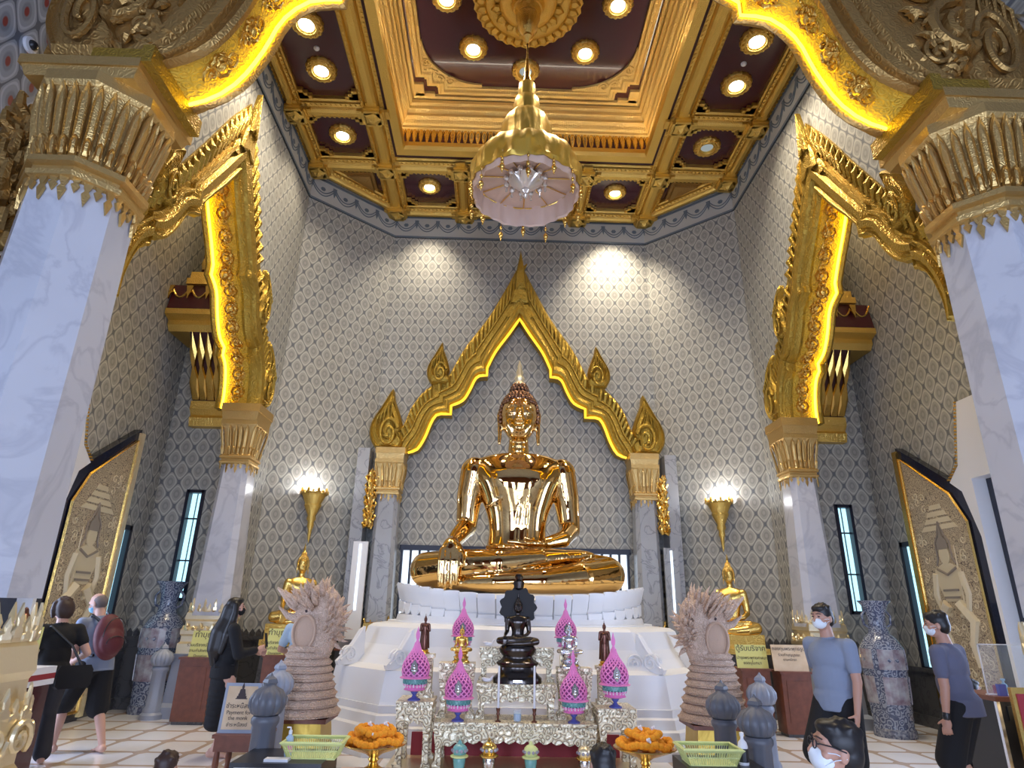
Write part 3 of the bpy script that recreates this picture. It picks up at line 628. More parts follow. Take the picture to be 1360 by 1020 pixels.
# ------------------------------------------------------------------ columns
def ngon(n, apo): return [(apo/cos(pi/n)*cos(2*pi*(i+.5)/n), apo/cos(pi/n)*sin(2*pi*(i+.5)/n)) for i in range(n)]
def prismo(mb, n, prof, c=(0, 0, 0), sx=1, sy=1):
    mb.loft([[(c[0]+x*sx, c[1]+y*sy, c[2]+z) for x, y in ngon(n, a)] for a, z in prof]); return mb
def petals(mb, n, apo0, z0, apo1, z1, cnt, w, th, nn=8, sx=1, tipdown=False):
    """row of long pointed petals standing round an n-gon"""
    for i in range(cnt):
        a = 2*pi*(i+.5)/cnt; k = round((a/(2*pi)*nn-.0))%nn
        am = (a+pi/nn) % (2*pi/nn)-pi/nn; f = 1/cos(am)
        d = Vector((cos(a), sin(a), 0)); tv = Vector((-sin(a), cos(a), 0))
        p0 = d*apo0*f+Vector((0, 0, z0)); p1 = d*apo1*f+Vector((0, 0, z1)); up = (p1-p0); L = up.length; up.normalize(); nv = tv.cross(up); nv = nv if nv.dot(d) > 0 else -nv
        out = [(-w*.42, 0), (w*.42, 0), (w*.5, L*.72), (w*.36, L*.88), (0, L*1.02), (-w*.36, L*.88), (-w*.5, L*.72)]
        mb.plate(out, p0, tv, up, nv*th, dome=[(1, .4), (.88, .8), (.74, .45), (.4, .7)])
def capital(root, apo, z0, h, n=8, mat='goldcap', flare=1.28, cnt=24, sy=1, ab=None):
    mb = MB()
    prismo(mb, n, [(apo*1.02, z0), (apo*1.14, z0+h*.02), (apo*1.16, z0+h*.06), (apo*1.06, z0+h*.08), (apo*1.06, z0+h*.12), (apo*1.18, z0+h*.14), (apo*1.18, z0+h*.19), (apo*1.02, z0+h*.23)])
    prismo(mb, n, [(apo*1.0, z0+h*.23), (apo*1.03, z0+h*.5), (apo*1.14, z0+h*.72), (apo*flare, z0+h*.88)])
    prismo(mb, n, [(apo*flare*1.0, z0+h*.86), (apo*flare*1.06, z0+h*.9), (apo*flare*1.06, z0+h)])
    mb.build('capital', mat, root)
    pb = MB(); petals(pb, n, apo*1.02, z0+h*.27, apo*(flare+.02), z0+h*.88, cnt, 2*pi*apo*1.1/cnt*.92, apo*.10, n)
    petals(pb, n, apo*1.03, z0+h*.21, apo*1.12, z0+h*.40, cnt, 2*pi*apo*1.1/cnt*.7, apo*.13, n)
    pb.build('capital_petals', mat, root)
    pn = MB(); m = cnt if n == 8 else cnt         # pendant leaf teeth
    for i in range(m):
        a = 2*pi*(i+.5)/m; am = (a+pi/n) % (2*pi/n)-pi/n; f = 1/cos(am); d = Vector((cos(a), sin(a), 0)); tv = Vector((-sin(a), cos(a), 0))
        L = h*(.20 if i % 2 else .12); w = 2*pi*apo/m
        p = d*(apo*1.03*f)+Vector((0, 0, z0+h*.03))
        pn.plate([(-w*.5, 0), (w*.5, 0), (w*.34, -L*.3), (w*.16, -L*.45), (w*.42, -L*.62), (w*.3, -L*.78), (0, -L*1.15), (-w*.3, -L*.78), (-w*.42, -L*.62), (-w*.16, -L*.45), (-w*.34, -L*.3)], p, tv, (0, 0, 1), d*apo*.06)
    pn.build('leaf_fringe', mat, root)
    if ab: q = MB(); q.frus((0, 0, z0+h), ab[0]*.94, ab[1]*.94, ab[0], ab[1], ab[2]*.5); q.b2(-ab[0]*.52, ab[0]*.52, -ab[1]*.52, ab[1]*.52, z0+h+ab[2]*.5, z0+h+ab[2]); q.build('abacus', mat, root)
def crest_ring(mb, apo, z, h, n, cnt):
    for i in range(cnt):
        a = 2*pi*(i+.5)/cnt; am = (a+pi/n) % (2*pi/n)-pi/n; f = 1/cos(am); d = Vector((cos(a), sin(a), 0)); tv = Vector((-sin(a), cos(a), 0)); w = 2*pi*apo/cnt*1.1
        hh = h*(1 if i % 2 else .65)
        mb.plate([(-w*.45, 0), (w*.45, 0), (w*.5, hh*.3), (w*.2, hh*.45), (w*.28, hh*.7), (0, hh*1.1), (-w*.28, hh*.7), (-w*.2, hh*.45), (-w*.5, hh*.3)], d*apo*f+Vector((0, 0, z)), tv, (0, 0, 1), d*.03, dome=[(1, .6), (.7, 1)])
def gold_base(root, apo, z0, z1, n, cnt, mat='goldp'):
    H = z1-z0; mb = MB()
    prismo(mb, n, [(apo*1.5, z0), (apo*1.5, z0+H*.18), (apo*1.38, z0+H*.22), (apo*1.38, z0+H*.32), (apo*1.46, z0+H*.36), (apo*1.46, z0+H*.44), (apo*1.28, z0+H*.5), (apo*1.28, z0+H*.60), (apo*1.36, z0+H*.64), (apo*1.30, z0+H*.76), (apo*1.2, z0+H*.8), (apo*1.0, z0+H*.82)])
    mb.build('gilded_base', mat, root)
    c = MB(); crest_ring(c, apo*1.24, z0+H*.78, H*(.17 if n == 8 else .24), n, cnt); crest_ring(c, apo*1.40, z0+H*.42, H*.14, n, cnt); c.build('crest_ring', mat, root)
for sg, side in ((-1, 'left'), (1, 'right')):
    c = thing('great_column', 'huge octagonal white marble column with gilded capital at the %s edge' % side, 'column', (sg*4.80, 5.56, 0))
    mb = MB(); prismo(mb, 8, [(.5, 1.6), (.455, 5.6)]); mb.build('shaft', 'marble', c)
    capital(c, .455, 5.42, 1.22, 8, 'goldcap', 1.28, 32, ab=(1.18, 1.12, .22))
    gold_base(c, .43, .0, 1.62, 8, 32, 'palegold')
    mb = MB()                                      # swirling relief on the base
    for k in range(8):
        a = 2*pi*k/8+pi/8*0; d = Vector((cos(a), sin(a), 0)); tv = Vector((-sin(a), cos(a), 0))
        for s_ in (-1, 1): mb.tube([d*.66+tv*(s_*.13+x*.9)+Vector((0, 0, .55+y)) for x, y in spiral(0, 0, .14, 1.5, 0, s_, 16)], .025, 6)
    mb.build('base_scrolls', 'palegold', c, smooth=True)
    # hanging foliage bracket beside it
    g = MB(); rnd = random.Random(3)
    p0 = Vector((sg*5.50, 5.5, 6.5)); p1 = Vector((sg*5.40, 5.25, 3.0))
    g.tube([p0, p0.lerp(p1, .5)+Vector((sg*.1, 0, 0)), p1], .10, 8)
    for k in range(190):
        t_ = k/190; b = p0.lerp(p1, t_)+Vector((sg*.1*sin(pi*t_), 0, 0)); an = k*2.4; r = .20+.07*sin(k*.5)
        d = Vector((cos(an), sin(an), 0)); tip = b+d*r+Vector((0, 0, .1+rnd.uniform(-.05, .1)))
        g.tube([b, b+d*r*.6+Vector((0, 0, -.07)), b+d*r*1.05+Vector((0, 0, -.02)), tip+d*.02, tip-d*.06+Vector((0, 0, .04))], [.05, .07, .055, .04, .008], 6)
    o = g.build('hanging_bracket', 'golds', smooth=True); tag(o, 'dark gilded foliage bracket hanging on the outer side of the %s great column' % side, 'ornament')
    # pillars beside the side arches
    c = thing('aisle_pillar', 'tapering grey-white marble pillar with gilded capital at the %s aisle' % side, 'pillar', (sg*4.83, 10.6, 0))
    mb = MB(); mb.loft([[(x*a, y*a, z) for x, y in ((-.5, -.34), (-.34, -.5), (.34, -.5), (.5, -.34), (.5, .34), (.34, .5), (-.34, .5), (-.5, .34))] for a, z in ((.60, 1.4), (.44, 3.85))]); mb.build('shaft', 'marble', c)
    capital(c, .215, 3.78, .76, 4, 'goldcap', 1.32, 20, ab=(.62, .66, .28))
    gold_base(c, .225, .86, 1.62, 4, 24, 'palegold'); mb = MB(); prismo(mb, 4, [(.46, 0), (.46, .15), (.38, .2), (.35, .8), (.38, .86)]); mb.build('plinth', 'stoneb', c)
    c = thing('wall_pillar', 'slender grey marble pillar under the %s foot of the arch behind the statue' % side, 'pillar', (sg*2.6, 12.68, 0))
    mb = MB(); mb.loft([[(x*a, y*a, z) for x, y in ((-.5, -.34), (-.34, -.5), (.34, -.5), (.5, -.34), (.5, .34), (.34, .5), (-.34, .5), (-.5, .34))] for a, z in ((.50, 1.3), (.43, 3.75))]); mb.build('shaft', 'marbleg', c)
    capital(c, .205, 3.68, .72, 4, 'goldcap', 1.32, 20, ab=(.58, .5, .24)); gold_base(c, .175, .92, 1.4, 4, 20)
    mb = MB(); prismo(mb, 4, [(.28, 0), (.28, .92)]); mb.build('plinth', 'dado', c)
    # dark slab and white panel beside the wall pillar
    o = MB().b2(sg*3.02, sg*3.26, 12.45, 12.86, 0, 4.62).build('marble_pilaster', 'marbleg'); tag(o, 'tall dark grey marble slab standing %s of the statue arch' % side, 'pilaster')
    c = thing('light_panel', 'white marble panel with a bright slit of daylight, %s of the statue arch' % side, 'panel', (sg*3.0, 12.35, 0))
    MB().b2(-.14, .14, 0, .06, 1.0, 2.75).build('board', 'marbleg' if sg > 0 else 'whitestone', c); MB().b2(-.02-.0, .02, -.012, 0, 1.5, 3.1 if 0 else 2.7).build('slit', 'day2', c)
    g = MB(); p0 = Vector((sg*2.93, 12.5, 4.15)); p1 = Vector((sg*2.93, 12.45, 3.05))
    for k in range(90):
        t_ = k/90; b = p0.lerp(p1, t_); an = k*2.4; r = .10+.03*sin(k*.6); d = Vector((cos(an), sin(an), 0))
        g.tube([b, b+d*r*.7+Vector((0, 0, -.04)), b+d*r+Vector((0, 0, .02)), b+d*r*.8+Vector((0, 0, .07))], [.03, .038, .025, .004], 5)
    o = g.build('hanging_garland', 'goldl', smooth=True); tag(o, 'gilded foliage garland hanging beside the %s wall pillar' % side, 'ornament')
# ------------------------------------------------------------------ stepped gilded cornice over each aisle end
def teeth(mb, x0, x1, p0, p1, cnt, w, nv):
    """flame teeth standing on a sloping face from p0(y,z) to p1(y,z)"""
    up = Vector((0, p1[0]-p0[0], p1[1]-p0[1])); L = up.length; up.normalize()
    for i in range(cnt):
        x = x0+(x1-x0)*(i+.5)/cnt; s_ = 1 if i % 2 else -1
        c0 = Vector((x, p0[0], p0[1]))
        mb.plate([(-w*.3, 0), (w*.3, 0), (w*.5, L*.25), (w*.15, L*.5), (w*.35, L*.7), (0, L), (-w*.35, L*.7), (-w*.15, L*.5), (-w*.5, L*.25)], c0, (1, 0, 0), up, Vector(nv)*.05, dome=[(1, .5), (.6, 1)])
for sg, side in ((-1, 'left'), (1, 'right')):
    c = thing('aisle_cornice', 'stepped gold and maroon cornice high on the end wall of the %s aisle' % side, 'cornice')
    x0, x1 = sorted((sg*6.33, sg*5.0)); xi = sorted((sg*5.95, sg*5.0)); xm = sorted((sg*6.1, sg*5.0))
    def ext(name, mat, poly, xs): mb = MB(); mb.plate(poly, (xs[0], 0, 0), (0, 1, 0), (0, 0, 1), (xs[1]-xs[0], 0, 0)); return mb.build(name, mat, c)
    ext('lower_band', 'goldf', [(11, 4.55), (10.84, 4.55), (10.80, 4.7), (10.84, 4.75), (10.76, 4.85), (10.76, 5.0), (11, 5.0)], xi)
    ext('lower_panel', 'maroond', [(11, 5.0), (10.82, 5.0), (10.22, 6.16), (11, 6.16)], xi)
    ext('shelf', 'goldf', [(11, 6.12), (10.24, 6.12), (10.16, 6.22), (10.16, 6.3), (10.0, 6.36), (10.0, 6.46), (11, 6.46)], x0 and (x0, x1))
    ext('maroon_panel', 'maroon', [(11, 6.46), (10.02, 6.46), (10.12, 6.98), (11, 6.98)], (x0, x1))
    ext('upper_band', 'goldf', [(11, 6.98), (10.05, 6.98), (10.05, 7.1), (10.15, 7.14), (10.15, 7.28), (11, 7.28)], xm)
    ext('upper_panel', 'maroond', [(11, 7.28), (10.2, 7.28), (10.1, 8.9), (11, 8.9)], xi)
    mb = MB(); teeth(mb, *xi, (10.79, 5.03), (10.21, 6.12), 7, .19, (0, -1, -.5)); teeth(mb, *xi, (10.19, 7.34), (10.16, 7.8), 8, .13, (0, -1, 0)); teeth(mb, *xi, (10.15, 7.9), (10.1, 8.8), 6, .2, (0, -1, 0))
    mb.b2(xi[0], xi[0]+.04, 10.22, 10.3, 7.3, 8.9); mb.build('flame_teeth', 'goldl', c)
    mb = MB()
    for i in range(4):
        xa = x0+(x1-x0)*i/4; xb = x0+(x1-x0)*(i+1)/4
        mb.tube([(xa+(xb-xa)*k/8, 10.06, 6.93-.22*(1-(2*k/8-1)**2)) for k in range(9)], .018, 6)
        mb.plate([(-.06, 0), (.06, 0), (.03, -.14), (0, -.28), (-.03, -.14)], (xa, 10.05, 6.93), (1, 0, 0), (0, .1, 1), (0, -.03, 0))
    mb.build('gilt_swags', 'goldl', c)

# ================================================================== LIGHTS IN THE CEILING
def downlight(x, y, z, label, power, target=None, r=.27, on=True, group=None, ang=105):
    root = thing('downlight', label, 'light', (x, y, z))
    mb = MB(); mb.lathe([(r, .05), (r*1.0, 0), (r*.92, -.03), (r*.8, -.02), (r*.74, -.05), (r*.6, -.055), (r*.55, -.02), (r*.5, -.03), (r*.46, .03)], 40, wob=lambda a, i: 1+(.13*abs(cos(a*8))-.06 if i < 4 else 0), caps=False)
    for k in range(16):
        a = 2*pi*k/16; mb.ell((r*.82*cos(a), r*.82*sin(a), -.03), (.028, .028, .02), 6, 4)
    mb.build('rosette', 'goldf', root, smooth=True)
    MB().lathe([(.001, .0), (r*.46, .0), (r*.46, .02), (.001, .02)], 20).build('lens', 'lamp' if on else 'lampoff', root)
    if on and power:
        l = spot('downlight_beam', (x, y, z-.07), target or (x, y, 0), power, WARM, ang, 1, .08)
for sg, side in ((-1, 'left'), (1, 'right')):
    downlight(sg*3.81, 7.85, ZC+.10, 'lit downlight with gold rosette in the %s ceiling strip, nearest the front arch' % side, 420)
    downlight(sg*3.81, 8.80, ZC+.10, 'lit downlight with gold rosette in the %s ceiling strip, second from the front arch' % side, 420)
    downlight(sg*3.80, 10.45, ZC+.10, 'downlight in the square %s coffer%s' % (side, ' with its lens unlit' if sg > 0 else ', lit'), 320, on=sg < 0)
    downlight(sg*2.16, 12.05, ZC+.10, 'lit downlight in the %s coffer of the back ceiling row' % side, 380 if sg < 0 else 900, (sg*2.3, 13.05, 7.2), r=.25, ang=80)
    downlight(sg*1.55, 8.2, ZW-.05, 'lit lamp with gold rosette in the dark ceiling recess, %s edge' % side, 300, r=.27)
    downlight(sg*1.10, 9.25, ZW-.05, 'lit lamp with gold rosette in the dark ceiling recess, %s of the hanging chandelier' % side, 300, r=.27)
    o = MB().lathe([(.05, .04), (.05, 0), (.035, -.02), (.02, -.03), (.001, -.03)], 14).build('smoke_detector', 'white', loc=(sg*3.78, 8.35, ZC+.12)); tag(o, 'tiny round detector between the two front downlights of the %s ceiling strip' % side, 'detector')
downlight(-.05, 9.75, ZW-.05, 'dim lamp with gold rosette in the recess, hidden partly by the chandelier spire', 0, r=.27, on=False)
for sg, side in ((-1, 'left'), (1, 'right')):            # warm fill lights added to brighten the aisles, no lamp known there
    o = None
    l = bpy.data.lights.new('aisle_fill', 'POINT'); l.energy = 70; l.color = (1, .74, .40); l.shadow_soft_size = .15; o = bpy.data.objects.new('aisle_fill', l); o.location = (sg*5.5, 9.0, 9.2); C.objects.link(o)
    o = MB().lathe([(.001, 0), (.14, 0), (.14, .06), (.001, .06)], 20).build('aisle_fill_disc', 'lamp', loc=(sg*5.5, 9.0, 9.5)); tag(o, 'added glowing disc high in the %s aisle to brighten it' % side, 'lamp')
# sconces
for sg, side in ((-1, 'left'), (1, 'right')):
    n = Vector((-sg*(YB-11.55), -(HW-CH), 0)).normalized()
    p = Vector((sg*CH, YB, 0)).lerp(Vector((sg*HW, 11.55, 0)), .60)+n*.20+Vector((0, 0, 3.42))
    c = thing('wall_sconce', 'conical gilded uplighter on the wall %s of the statue arch' % side, 'lamp', p, scale=1.22)
    mb = MB(); mb.lathe([(.002, -.62), (.02, -.55), (.03, -.42), (.05, -.36), (.045, -.3), (.07, -.26), (.06, -.2), (.13, -.05), (.12, -.02), (.19, .14), (.17, .15), (.17, .10), (.01, .06)], 20, wob=lambda a, i: 1+.03*cos(10*a)); mb.build('cone', 'goldf', c, smooth=True)
    mb = MB(); crest_ring(mb, .185, .12, .09, 12, 16); mb.build('rim_crest', 'goldp', c)
    MB().box(n*-.12+Vector((0, 0, 0)), (.05, .12, .12), atan2(n.y, n.x)).build('bracket', 'goldp', c)
    MB().ell((0, 0, .13), (.05, .05, .05)).build('bulb', 'sconceglow', c)
    l = bpy.data.lights.new('sconce_light', 'POINT'); l.energy = 26; l.color = (.9, .93, 1); l.shadow_soft_size = .06
    o = bpy.data.objects.new('sconce_light', l); o.location = p+Vector((0, 0, .24)); C.objects.link(o)
# ceiling rose and the small bell under it
CX, CY = -.08, 8.2
rz = thing('ceiling_rose', 'large round gilded ceiling rose above the chandelier', 'ceiling ornament', (CX, CY, ZW))
mb = MB(); mb.lathe([(.95, 0), (.97, -.04), (.88, -.07), (.80, -.05), (.74, -.10), (.62, -.10), (.55, -.06), (.50, -.14), (.40, -.18), (.3, -.15), (.26, -.26), (.001, -.28)], 64, wob=lambda a, i: 1+(.035*abs(cos(a*16)) if i < 3 else 0)); mb.build('disc', 'goldf', rz, smooth=True)
mb = MB()
for k in range(32):
    a = 2*pi*k/32; d = Vector((cos(a), sin(a), 0)); tv = Vector((-sin(a), cos(a), 0))
    mb.plate([(-.07, 0), (.07, 0), (.085, .12), (0, .2), (-.085, .12)], d*.76+Vector((0, 0, -.07)), tv, d, (0, 0, -.05), dome=[(1, .4), (.8, 1), (.6, .5)])
    if k % 2: mb.plate([(-.07, 0), (.07, 0), (.085, .1), (0, .18), (-.085, .1)], d*.5+Vector((0, 0, -.1)), tv, d, (0, 0, -.05), dome=[(1, .4), (.8, 1), (.6, .5)])
mb.build('petals', 'goldf', rz, smooth=True)
mb = MB(); mb.lathe([(.2, -.2), (.24, -.3), (.19, -.4), (.22, -.46), (.17, -.6), (.18, -.66), (.12, -.8), (.08, -.86), (.09, -.92), (.03, -1.0), (.015, -1.06)], 24); mb.build('bell', 'goldf', rz, smooth=True)
ch = thing('chandelier', 'tiered gold cloth-wrapped chandelier with pale fabric skirt hanging from the ceiling', 'chandelier', (CX, CY, 0))
pleat = lambda a, i: 1+.018*sin(a*23)+.02*sin(a*9+i)
MB().lathe([(.02, 10.9), (.03, 10.86), (.012, 10.82), (.02, 10.6), (.05, 10.25), (.06, 10.2), (.05, 10.16), (.08, 10.0)], 14).build('spire', 'goldp', ch, smooth=True)
mb = MB(); mb.lathe([(.07, 10.02), (.14, 9.95), (.15, 9.80), (.14, 9.68), (.20, 9.62), (.22, 9.48), (.21, 9.25)], 48, wob=pleat); mb.build('upper_tier_cloth', 'cloth', ch, smooth=True)
mb = MB(); mb.lathe([(.20, 9.30), (.30, 9.25), (.38, 9.12), (.41, 8.95), (.41, 8.70), (.46, 8.56)], 64, wob=pleat); mb.build('middle_tier_cloth', 'cloth', ch, smooth=True)
mb = MB(); mb.lathe([(.42, 8.60), (.60, 8.50), (.78, 8.34), (.86, 8.20), (.875, 8.05), (.86, 7.92), (.88, 7.86), (.86, 7.80), (.84, 7.82), (.85, 8.2), (.82, 8.15), (.55, 8.4)], 96, wob=pleat, caps=False); mb.build('drum_cloth', 'cloth', ch, smooth=True)
mb = MB(); mb.lathe([(.825, 8.14), (.835, 7.95), (.835, 7.78), (.825, 7.70), (.805, 7.72), (.815, 7.9), (.81, 8.14)], 96, wob=pleat, caps=False); mb.build('fabric_skirt', 'fabric', ch, smooth=True)
MB().lathe([(.02, 8.08), (.825, 8.08), (.825, 8.10), (.02, 8.10)], 48).build('inner_disc', 'fabric', ch)
mb = MB()
for k in range(12):
    a = 2*pi*k/12; mb.tube([(.2*cos(a), .2*sin(a), 8.06), (.82*cos(a), .82*sin(a), 8.06)], .010, 5)
mb.tube([(.82*cos(2*pi*k/40), .82*sin(2*pi*k/40), 8.06) for k in range(41)], .014, 5); mb.build('ribs', 'goldp', ch)
mb = MB(); mb.lathe([(.02, 7.68), (.045, 7.72), (.03, 7.76), (.07, 7.80), (.06, 7.84), (.16, 7.90), (.27, 8.0), (.25, 8.04)], 32, wob=lambda a, i: 1+.07*abs(cos(a*8))); mb.build('lotus_bowl', 'crystal', ch, smooth=True)
for k in range(12):
    a = 2*pi*k/12+.2; mb = MB(); mb.ell((.32*cos(a), .32*sin(a), 8.0), (.045, .045, .055), 8, 6); mb.tube([(.32*cos(a), .32*sin(a), 8.0), (.32*cos(a), .32*sin(a), 7.86)], [.01, .02], 5)
    mb.build('lamp_globe', 'crystal', ch, smooth=True)
for k in range(14):
    a = 2*pi*(k+.5)/14; x, y = .87*cos(a), .87*sin(a); mb = MB(); L = .20 if k % 2 else .34
    mb.tube([(x, y, 7.84), (x, y, 7.84-L)], .006, 4)
    for z_, r_ in ((7.78, .022), (7.84-L*.6, .026), (7.84-L, .04), (7.84-L-.05, .026), (7.84-L-.1, .012)): mb.ell((x, y, z_), (r_, r_, r_*1.4), 7, 5)
    mb.build('tassel', 'goldl', ch, smooth=True)

# ================================================================== DOORS IN THE OUTER WALLS
for sg, side in ((-1, 'left'), (1, 'right')):
    X = sg*OW; xi = -sg                      # inward direction
    d = MB(); out = [(8.42, 0), (9.94, 0), (9.94, 4.22), (8.62, 3.30), (8.42, 2.6)]
    d.plate(out, (X+xi*.01, 0, 0), (0, 1, 0), (0, 0, 1), (xi*.13, 0, 0)); leaf = struct(d.build('door_%d' % (1 if sg < 0 else 2), 'blackf'))
    ins = [(8.66, .12), (9.86, .12), (9.86, 4.02), (8.90, 3.28), (8.66, 2.86)]
    m_ = MB(); m_.plate(ins, (X+xi*.14, 0, 0), (0, 1, 0), (0, 0, 1), (xi*.012, 0, 0)); pn = m_.build('painted_panel', 'doorgold', leaf)
    m_ = MB(); P3 = [Vector((X+xi*.16, y, z)) for y, z in ins]; m_.tube(P3+[P3[0], P3[1]], .022, 4); m_.build('panel_border', 'goldp', leaf)
    # guardian figure painted in gold on the panel, in low relief
    cx, cz = 9.26, 1.95
    def pt(y, z, o=.152): return Vector((X+xi*o, cx+(y), cz+z))
    def flat(mb, poly, o=.152, t=.01): mb.plate([(cx+y, cz+z) for y, z in poly], (X+xi*o, 0, 0), (0, 1, 0), (0, 0, 1), (xi*t, 0, 0))
    def disc(mb, y, z, ry, rz_, o=.152, t=.014): flat(mb, [(y+ry*cos(k*pi/9), z+rz_*sin(k*pi/9)) for k in range(18)], o, t)
    f = MB(); disc(f, 0, .50, .11, .14); flat(f, [(-.07, .38), (.07, .38), (.26, .30), (.28, .18), (.15, -.15), (-.15, -.15), (-.28, .18), (-.26, .30)])
    for s_ in (-1, 1):
        f.tube([pt(s_*.26, .24), pt(s_*.33, -.05), pt(s_*.27, -.28), pt(s_*.1, -.34)], [.055, .05, .04, .035], 6)
        f.tube([pt(s_*.12, -.18), pt(s_*.34, -.42), pt(s_*.22, -.72), pt(s_*.26, -1.0)], [.09, .08, .055, .04], 6)
    f.tube([pt(-.2, -.2), pt(-.22, .62)], [.02, .006], 5)
    for k, w_ in enumerate((.40, .30, .22, .14)): flat(f, [(-w_, .86+k*.10), (w_, .86+k*.10), (w_*.8, .93+k*.10), (-w_*.8, .93+k*.10)])
    f.build('guardian_figure', 'figure', leaf, smooth=True)
    g = MB(); flat(g, [(-.12, .58), (.12, .58), (.10, .70), (.04, .76), (0, .96), (-.04, .76), (-.10, .70)], .16, .012)
    for s_ in (-1, 1): g.tube([pt(0, .98, .16), pt(s_*.07, .78, .16), pt(s_*.15, .68, .16), pt(s_*.15, .45, .16), pt(s_*.2, .36, .16)], .014, 5)
    for z_ in (.02, -.08): flat(g, [(-.16, z_), (.16, z_), (.16, z_-.03), (-.16, z_-.03)], .163, .01)
    g.tube([pt(-.2, .31, .165), pt(0, .22, .165), pt(.2, .31, .165)], .02, 5)
    g.build('figure_outline', 'figured', leaf, smooth=True)
    r2 = random.Random(5); h = MB()
    for k in range(150):
        y = r2.uniform(-.52, .52); z = r2.uniform(-1.75, 1.8)
        if (abs(y) < .36 and -.5 < z < 1.0) or z > .75+(y+.5)*.95: continue
        h.tube([pt(y+a, z+b) for a, b in spiral(0, 0, .07, 1.1, r2.uniform(0, 6), r2.choice((-1, 1)), 8)], .010, 4)
    h.build('painted_scrolls', 'figure', leaf)
    m_ = MB(); m_.b2(X+xi*.10, X+xi*.19, 9.88, 9.98, .05, 4.15); st = m_.build('carved_edge_strip', 'carvedwhite' if sg < 0 else 'goldp', leaf)
    # doorway surround: pointed marble jamb with toothed border
    m_ = MB(); poly = [(8.41, 2.62), (8.58, 3.26), (8.78, 3.42), (8.55, 3.62), (8.30, 4.5), (6.7, 4.5), (6.7, 3.4), (8.35, 3.4), (8.35, 0), (8.41, 0)]
    m_.plate(poly, (X+xi*.0, 0, 0), (0, 1, 0), (0, 0, 1), (xi*.2, 0, 0)); struct(m_.build('trim_%d' % (60+sg), 'whitestone'))
    m_ = MB(); pth = [Vector((X+xi*.10, 8.80, 3.44)), Vector((X+xi*.10, 8.56, 3.64)), Vector((X+xi*.10, 8.31, 4.52))]
    m_.tube(pth, .03, 5)
    for a, b in zip(pth, pth[1:]):
        n_ = int((b-a).length/.05)
        for k in range(n_): p_ = a.lerp(b, (k+.5)/n_); m_.box((p_.x+xi*.1, p_.y, p_.z), (.04, .03, .022))
    struct(m_.build('trim_%d' % (63+sg), 'goldp'))
# security dome on the entry side wall
c = thing('security_camera', 'small dark dome security camera on the patterned wall at the top left corner', 'camera', at(38, 60, X=-OW+.02))
MB().lathe([(.001, 0), (.10, 0), (.10, .04), (.07, .05)], 20, m=Matrix.Rotation(pi/2, 4, 'Y')).build('ring', 'white', c, smooth=True)
MB().ell((.05, 0, 0), (.06, .062, .062)).build('dome', 'blackp', c, smooth=True)

